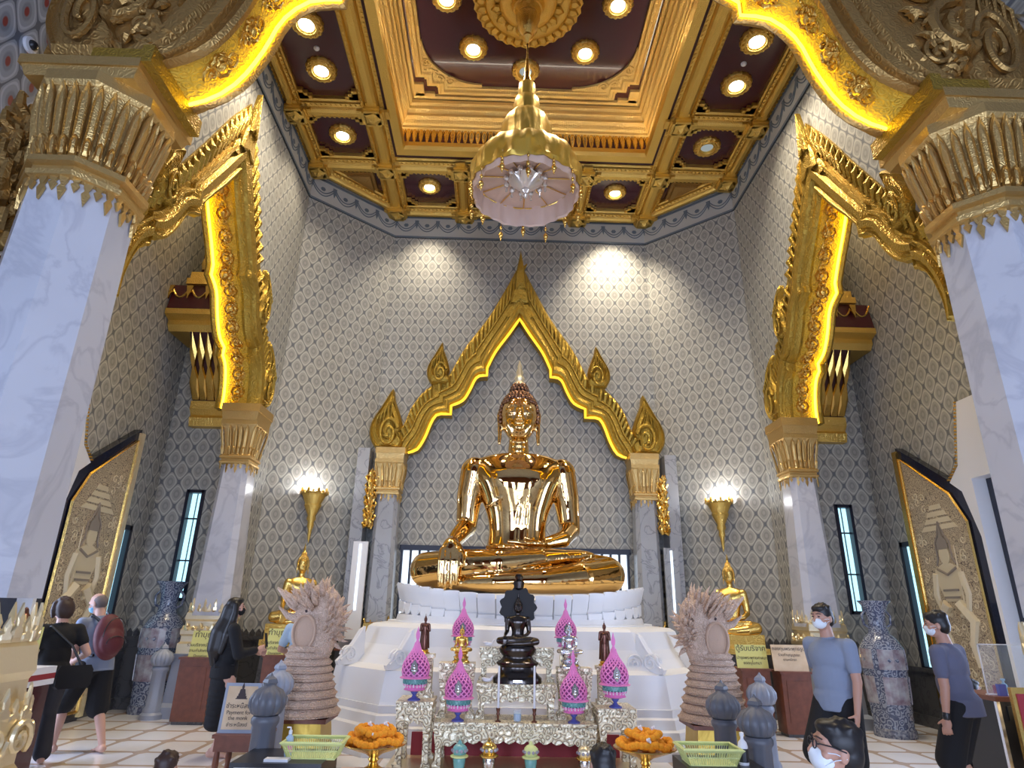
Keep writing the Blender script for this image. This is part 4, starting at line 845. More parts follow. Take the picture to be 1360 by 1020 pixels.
# ================================================================== THE GREAT STATUE
def finger(mb, p, d, n, L, r, curl, nseg=3):
    """bent finger from p along d, curling towards n"""
    d = Vector(d).normalized(); n = Vector(n).normalized(); pts = [Vector(p)]; a = 0
    for k in range(nseg):
        a += curl; dd = d*cos(a)+n*sin(a); pts.append(pts[-1]+dd*L*(.45, .32, .25)[k])
    mb.chain(pts, [r, r*.95, r*.88, r*.7]); return mb
def buddha_mesh(voxel, fine=True):
    b = MB()
    prof_ = [(.56, .40, .20), (.58, .40, .42), (.52, .36, .62), (.47, .32, .86), (.50, .34, 1.12), (.60, .39, 1.38), (.70, .43, 1.60), (.78, .41, 1.78), (.80, .34, 1.92), (.70, .27, 2.03), (.45, .22, 2.11), (.22, .18, 2.12)]
    pc = catmull([(a_, c_, e_) for a_, c_, e_ in prof_], 4)
    b.loft([[(p.x*cos(t), -.01+p.y*sin(t)-.03*max(0, 1-abs(p.z-1.62)/.4)*(sin(t) < 0)*abs(cos(t)*sin(t))*2, p.z) for t in [2*pi*k/48 for k in range(48)]] for p in pc])
    b.cap((-.70, .02, 1.84), .22, (.70, .02, 1.84), .22); b.cap((-.3, -.26, 1.66), .17, (.3, -.26, 1.66), .17)
    b.cap((0, .03, 2.0), .20, (0, .01, 2.42), .165)
    for z in (2.17, 2.25, 2.33): b.ell((0, .0, z), (.185-.05*(z-2.17), .185, .035))
    # head
    b.ell((0, -.02, 2.76), (.325, .335, .43)); b.ell((0, -.10, 2.58), (.26, .245, .27)); b.ell((0, -.2, 2.42), (.085, .09, .075))
    b.chain([(0, -.34, 2.84), (0, -.375, 2.72), (0, -.415, 2.63)], [.028, .035, .05]); b.ell((-.04, -.37, 2.62), (.035, .04, .028)); b.ell((.04, -.37, 2.62), (.035, .04, .028))
    for s in (-1, 1):
        b.chain([(s*.03, -.345, 2.84), (s*.10, -.335, 2.895), (s*.19, -.285, 2.88), (s*.25, -.22, 2.82)], [.014, .016, .014, .010])
        b.ell((s*.125, -.295, 2.775), (.085, .05, .042)); b.chain([(s*.05, -.335, 2.765), (s*.125, -.338, 2.745), (s*.21, -.28, 2.765)], [.010, .012, .010])
        b.ell((s*.13, -.17, 2.60), (.13, .13, .15))
        b.chain([(s*.315, .0, 2.90), (s*.345, .0, 2.80), (s*.335, -.01, 2.62), (s*.33, -.03, 2.42), (s*.335, -.05, 2.30)], [.03, .045, .04, .035, .03])
        b.chain([(0, -.355, 2.505), (s*.05, -.35, 2.515), (s*.11, -.31, 2.53)], [.020, .018, .010]); b.chain([(0, -.350, 2.475), (s*.08, -.325, 2.49)], [.022, .012])
    # arms
    b.chain([(-.74, .0, 1.84), (-.81, .05, 1.45), (-.84, .05, .98)], [.235, .215, .175]); b.chain([(-.84, .05, .98), (-.97, -.40, .76), (-1.02, -.68, .66)], [.165, .13, .09])
    b.chain([(.74, .0, 1.84), (.82, .05, 1.42), (.87, .02, .96)], [.235, .215, .175]); b.chain([(.87, .02, .96), (.72, -.35, .78), (.44, -.55, .70)], [.165, .13, .085])
    # right hand hanging over the knee
    b.chain([(-1.02, -.68, .66), (-1.02, -.90, .60)], [.10, .12]); b.ell((-1.02, -.93, .54), (.15, .09, .13))
    for i, x in enumerate((-.115, -.04, .035, .105)): b.chain([(-1.02+x, -.98, .54), (-1.02+x*1.1, -1.04, .40), (-1.02+x*1.1, -1.04, .22), (-1.02+x*1.1, -1.03, [.06, .02, .03, .08][i])], [.046, .042, .038, .026])
    b.chain([(-.89, -.90, .60), (-.84, -1.0, .48), (-.83, -1.04, .34)], [.045, .04, .028])
    # left hand in the lap, palm up
    b.ell((.26, -.60, .68), (.20, .13, .055))
    for i in range(4): b.chain([(.12, -.52-.05*i, .68), (-.02, -.53-.05*i, .69), (-.16, -.54-.05*i, .70)], [.036, .033, .024])
    b.chain([(.28, -.50, .70), (.20, -.44, .76), (.10, -.45, .78)], [.038, .034, .024])
    # legs: folded, right over left
    b.chain([(-.35, .10, .30), (-.95, -.12, .32), (-1.42, -.35, .31)], [.33, .31, .25]); b.chain([(.35, .10, .30), (.95, -.12, .32), (1.40, -.35, .29)], [.33, .31, .26])
    b.chain([(-1.42, -.38, .30), (-.95, -.72, .34), (-.3, -.86, .38), (.35, -.74, .46), (.72, -.60, .50)], [.25, .235, .20, .15, .11])
    b.chain([(.72, -.60, .50), (.95, -.52, .52), (1.12, -.44, .52)], [.11, .10, .07]); b.ell((.98, -.50, .54), (.22, .11, .07))
    b.chain([(1.42, -.38, .27), (.95, -.78, .20), (.35, -.95, .14), (-.35, -.98, .12), (-.75, -.92, .11)], [.26, .235, .18, .14, .10]); b.ell((-.9, -.9, .10), (.2, .1, .08))
    b.ell((0, -.3, .22), (1.2, .55, .22)); b.ell((0, -.35, .05), (1.35, .62, .07))
    # robe: edge across the chest, sash down the front
    ed = [(.46, -.20, 2.0), (.36, -.36, 1.80), (.16, -.43, 1.62), (-.06, -.40, 1.48), (-.30, -.35, 1.36), (-.52, -.18, 1.27)]
    b.chain(ed, [.018]*6); b.chain([(.40, -.30, 1.90), (.10, -.36, 1.66)], [.02, .02])
    for s in (-1, 1): b.chain([(.12+s*.07, -.43, 1.62), (.09+s*.07, -.375, 1.3), (.06+s*.07, -.325, .95), (.05+s*.07, -.36, .66)], [.014]*4)
    b.chain([(-.5, -.16, .66), (-.3, -.36, .64), (0, -.42, .64), (.3, -.36, .64), (.5, -.16, .66)], [.022]*5)
    return b
def buddha(name, label, loc, scale, mat, hairmat, finmat, voxel=.022, rz=0, cat='statue', sit=None):
    root = thing(name, label, cat, loc, rz, scale=scale)
    remesh(buddha_mesh(voxel), 'body', mat, voxel, root, 3)
    h = MB(); n = 0
    for i in range(13):
        ph = pi/2*(1-i/12*1.12); r = cos(ph); m = max(1, int(34*r))
        for k in range(m):
            a = 2*pi*k/m+i*.5; x, y, z = .335*r*cos(a), .345*r*sin(a), .455*sin(ph)
            if y < -.10 and z < .19+.10*(1-abs(x)/.34) : continue
            h.ell((x, y-.0, 2.75+z), (.042, .042, .042), 6, 4)
    h.ell((0, .05, 2.80), (.325, .325, .42), 20, 12)
    for i in range(6):
        ph = pi/2*(1-i/6); r = cos(ph); m = max(1, int(16*r))
        for k in range(m): a = 2*pi*k/m; h.ell((.155*r*cos(a), .02+.155*r*sin(a), 3.18+.19*sin(ph)), (.035, .035, .035), 6, 4)
    h.ell((0, .02, 3.18), (.15, .15, .19))
    h.build('hair', hairmat, root, smooth='all')
    f = MB(); f.lathe([(.10, 3.30), (.12, 3.34), (.06, 3.40), (.085, 3.45), (.05, 3.52), (.06, 3.56), (.03, 3.64), (.035, 3.67), (.005, 3.78)], 16, (0, .02, 0), wob=lambda a, i: 1+.12*cos(a*6)); f.build('crown_flame', finmat, root, smooth=True)
    e = MB()
    for s in (-1, 1): e.ell((s*.125, -.322, 2.758), (.055, .02, .012), 8, 6)
    e.build('eyes', 'bronze' if mat != 'bronze' else 'silver', root)
    return root
SX, SY, SZ = -.06, 10.28, 1.81
big = buddha('golden_statue', 'huge polished gold seated Buddha statue on the white pedestal under the arch', (SX, SY, SZ), .985, 'goldm', 'curl', 'palegold', .02); big.scale = (.985, .985, 1.045)
# ------------------------------------------------------------------ pedestal
def oct_(a, b, c, z, sag=0): return [(x, 10.3+y, z+sag*(abs(x)/1.9)**2) for x, y in ((-a, -b+c), (-a+c, -b), (a-c, -b), (a, -b+c), (a, b-c), (a-c, b), (-a+c, b), (-a, b-c))]
pd = thing('marble_pedestal', 'tall white stepped pedestal with lotus petals under the great statue', 'pedestal', (0, 0, 0))
def tiers(prof, name, mat='whitestone'):
    mb = MB(); mb.loft([oct_(*p) for p in prof]); mb.build(name, mat, pd)
tiers([(2.74, 2.36, .9, 0), (2.74, 2.36, .9, .10), (2.68, 2.32, .9, .12), (2.64, 2.30, .88, .28), (2.6, 2.26, .86, .30), (2.58, 2.24, .85, .40), (2.56, 2.2, .84, .42), (2.56, 2.2, .84, .50)], 'footing')
tiers([(2.52, 2.16, .80, .50), (2.46, 2.1, .78, .86)], 'lower_block')
tiers([(2.44, 2.08, .78, .86), (2.32, 1.98, .78, .90), (2.26, 1.92, .78, 1.0), (2.20, 1.86, .78, 1.12), (2.16, 1.82, .78, 1.26), (2.14, 1.80, .78, 1.33), (2.08, 1.74, .76, 1.37), (1.96, 1.66, .72, 1.38)], 'upper_block')
def ell_(a, b, z): return [(a*cos(k*pi/30), 10.3+b*sin(k*pi/30), z+min(max((z-1.46)/.2, 0), 1)*(-.16+.18*(abs(a*cos(k*pi/30))/1.9)**2)-(.04 if z > 1.37 and z < 1.46 else 0)) for k in range(60)]
mb = MB(); mb.loft([ell_(*p) for p in ((2.02, 1.74, 1.42), (2.02, 1.74, 1.44), (1.95, 1.68, 1.40), (1.95, 1.68, 1.43), (1.90, 1.63, 1.44), (1.88, 1.61, 1.48), (1.83, 1.57, 1.50), (1.80, 1.54, 1.60), (1.82, 1.56, 1.66), (1.80, 1.54, 1.84), (1.84, 1.58, 1.86), (1.80, 1.54, 1.87))]); mb.build('round_core', 'whitestone', pd)
up = MB(); lo = MB(); NP = 46
for k in range(NP):
    a = 2*pi*(k+.5)/NP; c_, s_ = cos(a), sin(a); w = 2*pi*1.75/NP
    nrm = Vector((c_/1.88, s_/1.62, 0)).normalized(); tv = Vector((-nrm.y, nrm.x, 0)); zz = -.17+.18*(abs(1.9*c_)/1.9)**2
    base = Vector((1.83*c_, 10.3+1.57*s_, 1.64+zz))
    rings = []
    for t_, o_ in ((0, 0), (.08, .05), (.18, .075), (.26, .095), (.29, .085)):
        wd2 = w*(.485+.04*t_/.3)
        rings.append([base+nrm*(o_-.008*abs(q)**4)+tv*wd2*q+Vector((0, 0, t_-.008*abs(q)**3*(t_ > .2))) for q in (-1, -.7, -.3, 0, .3, .7, 1)]+[base+nrm*(o_-.08)+tv*wd2*q+Vector((0, 0, t_-.03)) for q in (.7, -.7)])
    up.loft(rings)
    poly = [(w*.50*cos(t)*1.0, -.12*sin(t)) for t in [pi*j/10 for j in range(11)]]+[(-w*.50, .04), (w*.50, .04)]
    lo.plate(poly, base+Vector((0, 0, -.01))+nrm*.02, tv, (0, 0, 1), nrm*.02, dome=[(1, .6), (.92, 1)])
up.build('upper_petals', 'whitestone', pd, smooth=True); lo.build('lower_petals', 'whitestone', pd)
for sg in (-1, 1):                                  # carved corner brackets
    for (x, y) in ((2.14, 9.02), (1.42, 8.46)):
        dv = Vector((sg*.72, -.70, 0)).normalized(); b0 = Vector((sg*x, y, .87))
        mb = MB(); tv = dv; nv = Vector((dv.y, -dv.x, 0))
        mb.plate([(-.02, 0), (.36, 0), (.38, .05), (.30, .12), (.20, .2), (.12, .32), (.06, .42), (0, .46)], b0-nv*.03, tv, (0, 0, 1), nv*.06)
        for s2 in (-1, 1): mb.tube([b0+nv*(.035*s2)+tv*(.2+a)+Vector((0, 0, .12+b)) for a, b in spiral(0, 0, .11, 1.6, 0, 1, 18)], .018, 6); mb.tube([b0+nv*(.035*s2)+tv*(.34-.3*q)+Vector((0, 0, .06+.36*q*q**.3)) for q in [i/10 for i in range(11)]], .016, 6)
        mb.build('scroll_bracket', 'whitestone', pd)
    mb = MB()
    for s2 in (1, -1): mb.tube([Vector((sg*(1.35-.0)+a*sg, 8.36, .98+b)) for a, b in spiral(0, 0, .11, 1.5, 0, s2, 18)][:19], .016, 6)
    mb.build('scroll_relief', 'whitestone', pd)
# ------------------------------------------------------------------ gold statues by the back wall (seated, left and right of the arch)
sb = buddha('seated_gold_statue', 'gold seated statue with golden robe by the wall, left, behind the carved serpent', at(402, 770, Y=11.35), .3, 'goldl', 'goldl', 'goldl', .035, rz=.5)
sb.location = (at(400, 770, Y=11.3).x, 11.3, 1.28)
sb.scale = (.285, .30, .35)
sb2 = dup(sb, (at(968, 770, Y=11.3).x, 11.3, 1.25), -.5, 'gold seated statue with golden robe by the wall, right, behind the carved serpent')
for sg, o in ((-1, sb), (1, sb2)):
    t_ = thing('statue_stand', 'dark stand carrying the gold seated statue %s of the great pedestal' % ('left' if sg < 0 else 'right'), 'stand', (o.location.x, 11.3, 0))
    MB().frus((0, 0, 0), .9, .7, .8, .6, .95).build('block', 'dado', t_); mb = MB(); mb.b2(-.45, .45, -.35, .35, .95, 1.04); mb.b2(-.40, .40, -.3, .3, 1.04, o.location.z+.0); mb.build('gold_seat', 'goldf', t_)

# ================================================================== ALTAR
def spx(px, py, Y): return at(px, py, Y=Y)
def table(label, px0, px1, ytop, Y, dep, zb, apron=.5, kind='altar_table', arch_open=True):
    a = spx(px0, ytop, Y); b = spx(px1, ytop, Y); x0, x1, z1 = a.x, b.x, (a.z+b.z)/2; W_, H_ = x1-x0, z1-zb
    t_ = thing(kind, label, 'table', ((x0+x1)/2, Y+dep/2, zb)); w = W_/2; d = dep/2
    mb = MB(); e = .025
    mb.b2(-w, w, -d, d, H_-.03, H_); mb.b2(-w+e*.6, w-e*.6, -d+e*.6, d-e*.6, H_-.055, H_-.03); mb.b2(-w, w, -d, d, H_-.075, H_-.055)
    n = int(W_/.03)
    for i in range(n): mb.box((-w+W_*(i+.5)/n, -d-.004, H_-.045), (.016, .012, .02))
    mb.build('top', 'goldtable', t_)
    ah = min(.075+.10*H_, H_*.4); zt = H_-.075; m = max(3, int(W_/.12)) | 1
    pts = [(-w+e, zt), (w-e, zt), (w-e, zt-ah*1.4)]
    for i in range(m*6+1):
        q = i/(m*6); x = (w-e-.02)-(2*w-2*e-.04)*q; pts.append((x, zt-ah*(.75+.25*abs(cos(q*m*pi)))-ah*.5*abs(2*q-1)**4))
    pts.append((-w+e, zt-ah*1.4))
    for s in (-1, 1):
        if s > 0 and dep < .3: continue
        mb = MB(); mb.plate(pts, (0, s*(d-e), 0), (1, 0, 0), (0, 0, 1), (0, -s*.02, 0)); mb.build('apron', 'goldtable', t_)
    for sx in (-1, 1):
        mb = MB(); mb.b2(sx*(w-e), sx*(w-e-.02), -d+e, d-e, zt-ah, zt); mb.build('side_apron', 'goldtable', t_)
        for sy in (-1, 1):
            lg = MB(); x, y = sx*(w-.055), sy*(d-.055)
            lg.loft([[(x+ox+a_*r_, y+oy+b_*r_, z) for a_, b_ in ((-1, -1), (1, -1), (1, 1), (-1, 1))] for z, r_, ox, oy in ((0, .045, sx*.01, sy*.01), (.03, .045, sx*.012, sy*.012), (.06, .028, 0, 0), (H_*.45, .03, 0, 0), (H_*.7, .042, sx*.005, sy*.005), (zt, .048, 0, 0))])
            lg.build('leg', 'goldtable', t_)
    return t_, z1
base_ = MB().b2(-2.0, 1.75, 6.95, 7.42, 0, .07).b2(-1.45, 1.25, 7.42, 7.72, 0, .07)
o = MB(); o.b2(-1.46, 1.26, 7.0, 7.72, 0, .06); o.b2(-1.44, 1.24, 7.02, 7.7, .06, .085); tag(o.build('altar_step', 'palegold'), 'low cream step the altar tables stand on', 'platform')
zs = .085
T1, z1 = table('long low inlaid altar table at the front centre', 576, 793, 961, 7.12, .56, zs)
T2, z2 = table('inlaid side altar table left of the long low one, carrying a pink lantern', 526, 575, 932, 7.10, .5, zs)
T3, z3 = table('inlaid side altar table right of the long low one, carrying a pink lantern', 794, 846, 942, 7.10, .5, zs)
c = MB(); c.b2(spx(540, 990, 7.3).x, spx(832, 990, 7.3).x, 7.69, 7.715, zs, zs+.22); tag(c.build('altar_cloth', 'redbox'), 'dark red cloth hanging behind the legs of the altar tables', 'cloth')
# stepped stands behind, standing on the floor between the low tables and the pedestal
T4, z4 = table('inlaid middle altar table carrying the black seated figure', 633, 739, 908, 7.42 if 0 else 7.40, .3, z1)
T4.location.y = 7.40+.12
T5, z5 = table('topmost inlaid arched altar stand behind the black seated figure', 637, 736, 860, 7.58, .12, z4)
T6, z6 = table('tall narrow inlaid stand carrying the small gold seated figure', 583, 631, 881, 7.40, .28, z1)
T7, z7 = table('tall narrow inlaid stand carrying the small silver seated figure', 741, 787, 888, 7.40, .28, z1)
# dark seated figure with halo
def small_seated(label, px, ybase, ytop, Y, mat, halo=None, rz=0, zb=None, tiers_=2):
    p = spx(px, ybase, Y); q = spx(px, ytop, Y); zb = p.z if zb is None else zb; H_ = q.z-zb
    r = thing('small_seated_figure', label, 'figurine', (p.x, Y, zb), rz)
    bh = H_*(.36 if halo else .3); mb = MB(); w = H_*.42
    prof = [(w*.60, 0), (w*.60, bh*.14), (w*.54, bh*.2), (w*.46, bh*.3), (w*.44, bh*.42), (w*.50, bh*.48), (w*.50, bh*.54), (w*.38, bh*.62), (w*.36, bh*.7), (w*.44, bh*.80), (w*.47, bh*.9), (w*.40, bh)]
    mb.lathe(prof, 20, sy=.62, wob=lambda a, i: 1+(.05*cos(a*10) if i in (4, 6, 7) else 0)); mb.build('throne', mat if mat != 'goldm' else 'goldl', r, smooth=True)
    sc = (H_-bh)/3.75*(.80 if halo else 1.0)
    for ch_ in sb.children:
        c2 = ch_.copy(); C.objects.link(c2); c2.parent = r; c2.location = (0, .25*sc, bh); c2.scale = (sc,)*3
        c2.data = c2.data.copy(); c2.data.materials[0] = M[mat if c2.name.split('.')[0] != 'eyes' else 'bronze']
    if halo:
        h = MB(); hc = bh+2.75*sc; R = w*.46
        h.plate([(R*(1+.08*cos(k*pi/24*11))*cos(k*pi/24), hc+R*1.05*(1+.08*cos(k*pi/24*11))*sin(k*pi/24)) for k in range(48)], (0, .4*sc+.01, 0), (1, 0, 0), (0, 0, 1), (0, .03, 0)); h.build('halo', 'haloblack', r)
        t2 = MB(); t2.lathe([(.01, hc+R*.9), (.05, hc+R*1.0), (.06, hc+R*1.35), (.03, hc+R*1.45), (.045, hc+R*1.6), (.03, hc+R*1.75), (.01, H_)], 12, (0, .03, 0), wob=lambda a, i: 1+.15*cos(a*5)); t2.build('canopy_figure', 'silver' if 0 else 'bronze', r, smooth=True)
        pl = MB(); pl.b2(-.05, .05, -w*.42, -w*.40, .02, .045); pl.build('name_plate', 'silver', r)
    return r
small_seated('black seated figure with dark round halo on a tiered throne, centre of the altar', 687, 905, 772, 7.47, 'bronze', halo=True, zb=z4)
small_seated('small gold seated figure on the tall left inlaid stand', 612, 881, 830, 7.46, 'goldl', zb=z6)
small_seated('small silver seated figure on the tall right inlaid stand', 757, 888, 826, 7.46, 'silver', zb=z7)
def standing(label, px, ytop, ybase, Y, mat, zb):
    q = spx(px, ytop, Y); H_ = q.z-zb; r = thing('small_standing_figure', label, 'figurine', (q.x, Y, zb)); s = H_/1.9
    MB().lathe([(.30*s, 0), (.30*s, .06*s), (.22*s, .1*s), (.26*s, .16*s), (.2*s, .2*s)], 16).build('base', 'goldl', r)
    b = MB(Matrix.Scale(s, 4)); b.chain([(0, 0, .2), (0, 0, .9), (0, 0, 1.25)], [.2, .15, .17]); b.cap((-.17, 0, 1.38), .07, (.17, 0, 1.38), .07); b.cap((0, 0, 1.4), .06, (0, 0, 1.55), .05); b.ell((0, -.01, 1.62), (.085, .095, .125)); b.ell((0, 0, 1.74), (.04, .04, .06)); b.cap((0, 0, 1.76), .02, (0, 0, 1.9), .005)
    for sx in (-1, 1): b.chain([(sx*.2, 0, 1.36), (sx*.24, -.02, 1.08), (sx*.16, -.2, 1.1), (sx*.1, -.22, 1.24)], [.06, .05, .04, .03])
    b.plate([(-.26, .25), (.26, .25), (.2, 1.2), (-.2, 1.2)], (0, .05, 0), (1, 0, 0), (0, 0, 1), (0, .05, 0)); remesh(b, 'body', mat, .012*1, r, 2) if 0 else b.build('body', mat, r, smooth='all')
    return r
# two narrow gold stands for the standing figures, on the side tables
def goldstand(label, px, ytop, Y, zb, w=.2):
    q = spx(px, ytop, Y); r = thing('gilded_stand', label, 'stand', (q.x, Y, zb)); H_ = q.z-zb
    mb = MB(); mb.b2(-w/2, w/2, -.08, .08, 0, .04); mb.b2(-w*.4, w*.4, -.065, .065, .04, H_-.04); mb.b2(-w/2, w/2, -.08, .08, H_-.04, H_); mb.build('block', 'goldtable', r); return q.z
zl = goldstand('narrow inlaid stand on the left side table behind the pink lantern', 566, 868, 7.50, z2); zr = goldstand('narrow inlaid stand on the right side table behind the pink lantern', 803, 884, 7.50, z3)
standing('dark brown standing figure at the left end of the altar', 566, 815, 868, 7.50, 'brownb', zl); standing('dark brown standing figure at the right end of the altar', 802, 824, 884, 7.50, 'brownb', zr)
# pink lotus-bud lanterns
def lantern():
    r = thing('pink_lantern', 'x', 'lantern', (0, 0, 0), group=None)
    bud = lambda t: [(.135, .235), (.148, .27), (.150, .32), (.138, .37), (.112, .42), (.082, .46), (.055, .50), (.035, .54), (.022, .58)]
    prof = catmull([(a, b) for a, b in bud(0)], 3)
    mb = MB(); n = 14
    for s in (-1, 1):
        for k in range(n):
            mb.tube([(p.x*cos(2*pi*k/n+s*i*.13), p.x*sin(2*pi*k/n+s*i*.13), p.y) for i, p in enumerate(prof)], .0085, 4)
    mb.lathe([(.17, .22), (.175, .228), (.15, .24), (.14, .24), (.14, .22)], 32, caps=False); mb.lathe([(.055, .485), (.06, .495), (.035, .54), (.024, .58), (.012, .61)], 16)
    mb.build('lattice_bud', 'pink', r)
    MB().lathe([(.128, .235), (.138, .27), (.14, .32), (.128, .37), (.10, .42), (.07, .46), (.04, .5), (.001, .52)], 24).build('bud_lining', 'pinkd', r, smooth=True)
    f = MB(); f.loft([[(x*w_, y*.5*w_, z) for x, y in ((-1, 0), (0, -1), (1, 0), (0, 1))] for z, w_ in ((.60, .008), (.635, .022), (.67, .024), (.71, .012), (.75, .002))]); f.build('flame_tip', 'pink', r)
    d = MB(); dm = [(0, -.075), (.035, -.03), (.04, 0), (.03, .035), (0, .08), (-.03, .035), (-.04, 0), (-.035, -.03)]
    d.plate(dm, (0, -.146, .335), (1, 0, 0), (0, .12, 1), (0, -.012, 0)); d.build('diamond_frame', 'bronze', r)
    s = MB(); s.ell((0, -.162, .305), (.026, .01, .014)); s.ell((0, -.162, .33), (.014, .01, .022)); s.ell((0, -.162, .358), (.009, .009, .012)); s.build('tiny_figure', 'silver', r, smooth=True)
    t = MB()
    for s_ in (-1, 1):
        for k in range(18): t.tube([(.132*cos(2*pi*k/18+s_*i*.08), .132*sin(2*pi*k/18+s_*i*.08), .17+.045*i/4) for i in range(5)], .005, 4)
    t.lathe([(.12, .165), (.135, .168), (.12, .172)], 28); t.lathe([(.118, .17), (.118, .215)], 28); t.build('lattice_basket', 'teal', r)
    t = MB(); t.lathe([(.125, .16), (.13, .155), (.10, .12), (.115, .11), (.12, .105), (.06, .09)], 28, wob=lambda a, i: 1+.04*cos(a*14)); t.build('pink_ring', 'pink', r)
    t = MB()
    for k in range(20): a = 2*pi*k/20; t.cap((.118*cos(a), .118*sin(a), .165), .009, (.122*cos(a), .122*sin(a), .135), .005, 6)
    t.build('white_petals', 'white', r, smooth=True)
    t = MB(); t.lathe([(.07, 0), (.07, .012), (.03, .03), (.018, .05), (.04, .075), (.045, .095), (.02, .11)], 20); t.build('stem', 'blue', r, smooth=True)
    return r
L0 = lantern(); first = True
for px, yt, Y, zb, lab in ((612, 858, 7.22, z1, 'pink lattice lotus-bud lantern on the long low table, left'), (761, 863, 7.22, z1, 'pink lattice lotus-bud lantern on the long low table, right'), (556, 832, 7.22, z2, 'pink lattice lotus-bud lantern on the left side table'), (814, 840, 7.22, z3, 'pink lattice lotus-bud lantern on the right side table'), (617, 793, 7.63, z6, 'pink lattice lotus-bud lantern high behind the small gold figure'), (751, 795, 7.63, z7, 'pink lattice lotus-bud lantern high behind the small silver figure')):
    p = spx(px, yt, Y); s = (p.z-zb)/.75; 
    o = L0 if first else dup(L0); first = False
    if Y > 7.5:
        s = .80; st = MB(); st.b2(-.07, .07, -.05, .05, 0, p.z-.75*s-zb); bx = st.build('lantern_plinth', 'palegold', loc=(p.x, Y-.0, zb)); tag(bx, 'small cream block under the high pink lantern, %s' % ('left' if px < 690 else 'right'), 'block')
        o.location = (p.x, Y, p.z-.75*s)
    else: o.location = (p.x, Y, zb)
    o.scale = (s*.98, s*.98, s); o['label'] = lab; o['group'] = 'pink lotus-bud lanterns on the altar'
# candles, glass, ornaments
for px, side in ((663, 'left'), (710, 'right')):
    p = spx(px, 884, 7.2); b = p.x
    c = thing('candle', 'tall white candle on the long low table, %s of the water glass' % side, 'candle', (b, 7.2, z1)); H_ = p.z-z1
    MB().lathe([(.03, 0), (.03, .01), (.01, .02), (.012, .06), (.02, .07), (.014, .09), (.02, .11), (.022, .13)], 12).build('holder', 'brownb', c, smooth=True)
    MB().lathe([(.013, .13), (.011, H_-.01), (.002, H_)], 10).build('wax', 'white', c)
p = spx(687, 957, 7.22); c = thing('water_glass', 'clear glass with bluish water between the two candles', 'glass', (p.x, 7.22, z1))
MB().lathe([(.04, 0), (.045, .11), (.043, .11), (.038, .01)], 20).build('glass_body', 'screen', c); MB().lathe([(.036, .012), (.040, .08), (.001, .08)], 20).build('water', 'tlight', c)
for px, py, zb, Y, lab in ((649, 852, z5, 7.62, 'small white bird ornament on the topmost stand, left of the halo'), (647, 905, z4, 7.42, 'small white bird ornament beside the throne of the black figure')):
    p = spx(px, py, Y); c = MB(); c.ell((0, 0, .03), (.05, .025, .022)); c.cap((.04, 0, .04), .014, (.06, 0, .07), .01); c.ell((-.03, 0, .045), (.035, .03, .012)); tag(c.build('bird_ornament', 'white', smooth='all', loc=(p.x, Y, zb)), lab, 'ornament')
# row of little enamelled jars at the very front
def jar(px, Y, cap, body, lab, ytop, grp='small lidded jars in front of the altar'):
    p = spx(px, ytop, Y); H_ = p.z; s = H_/.24; r = thing('lidded_jar', lab, 'jar', (p.x, Y, 0), group=grp)
    r.location.z = zs if Y > 7.0 else 0; s = (p.z-r.location.z)/.24
    MB(Matrix.Scale(s, 4)).lathe([(.04, 0), (.045, .02), (.05, .05), (.055, .09), (.05, .10)], 24, wob=lambda a, i: 1+.03*cos(a*12)).build('base_bowl', 'teal' if body != 'goldl' else 'silver', r, smooth=True)
    MB(Matrix.Scale(s, 4)).lathe([(.05, .10), (.078, .105), (.08, .115), (.06, .125)], 24).build('rim', body, r, smooth=True)
    MB(Matrix.Scale(s, 4)).lathe([(.05, .12), (.062, .15), (.06, .18), (.04, .20), (.02, .21), (.015, .225), (.002, .24)], 24, wob=lambda a, i: 1+.07*cos(a*5)).build('lid', cap, r, smooth=True)
    m_ = MB(Matrix.Scale(s, 4))
    for k in range(10):
        a = 2*pi*k/10; m_.ell((.062*cos(a), .062*sin(a), .155), (.015, .015, .015), 6, 5)
    m_.build('flower_studs', 'porcw', r, smooth=True)
jar(611, 7.04, 'teal', 'basket', 'green and violet enamelled jar, leftmost of the front row', 982); jar(650, 7.04, 'goldl', 'goldl', 'golden enamelled jar, second in the front row', 980); jar(705, 7.04, 'basket', 'basket', 'pale green enamelled jar, third in the front row', 984); jar(776, 7.04, 'palegold', 'goldl', 'small cream and gold jar, rightmost of the front row', 986)

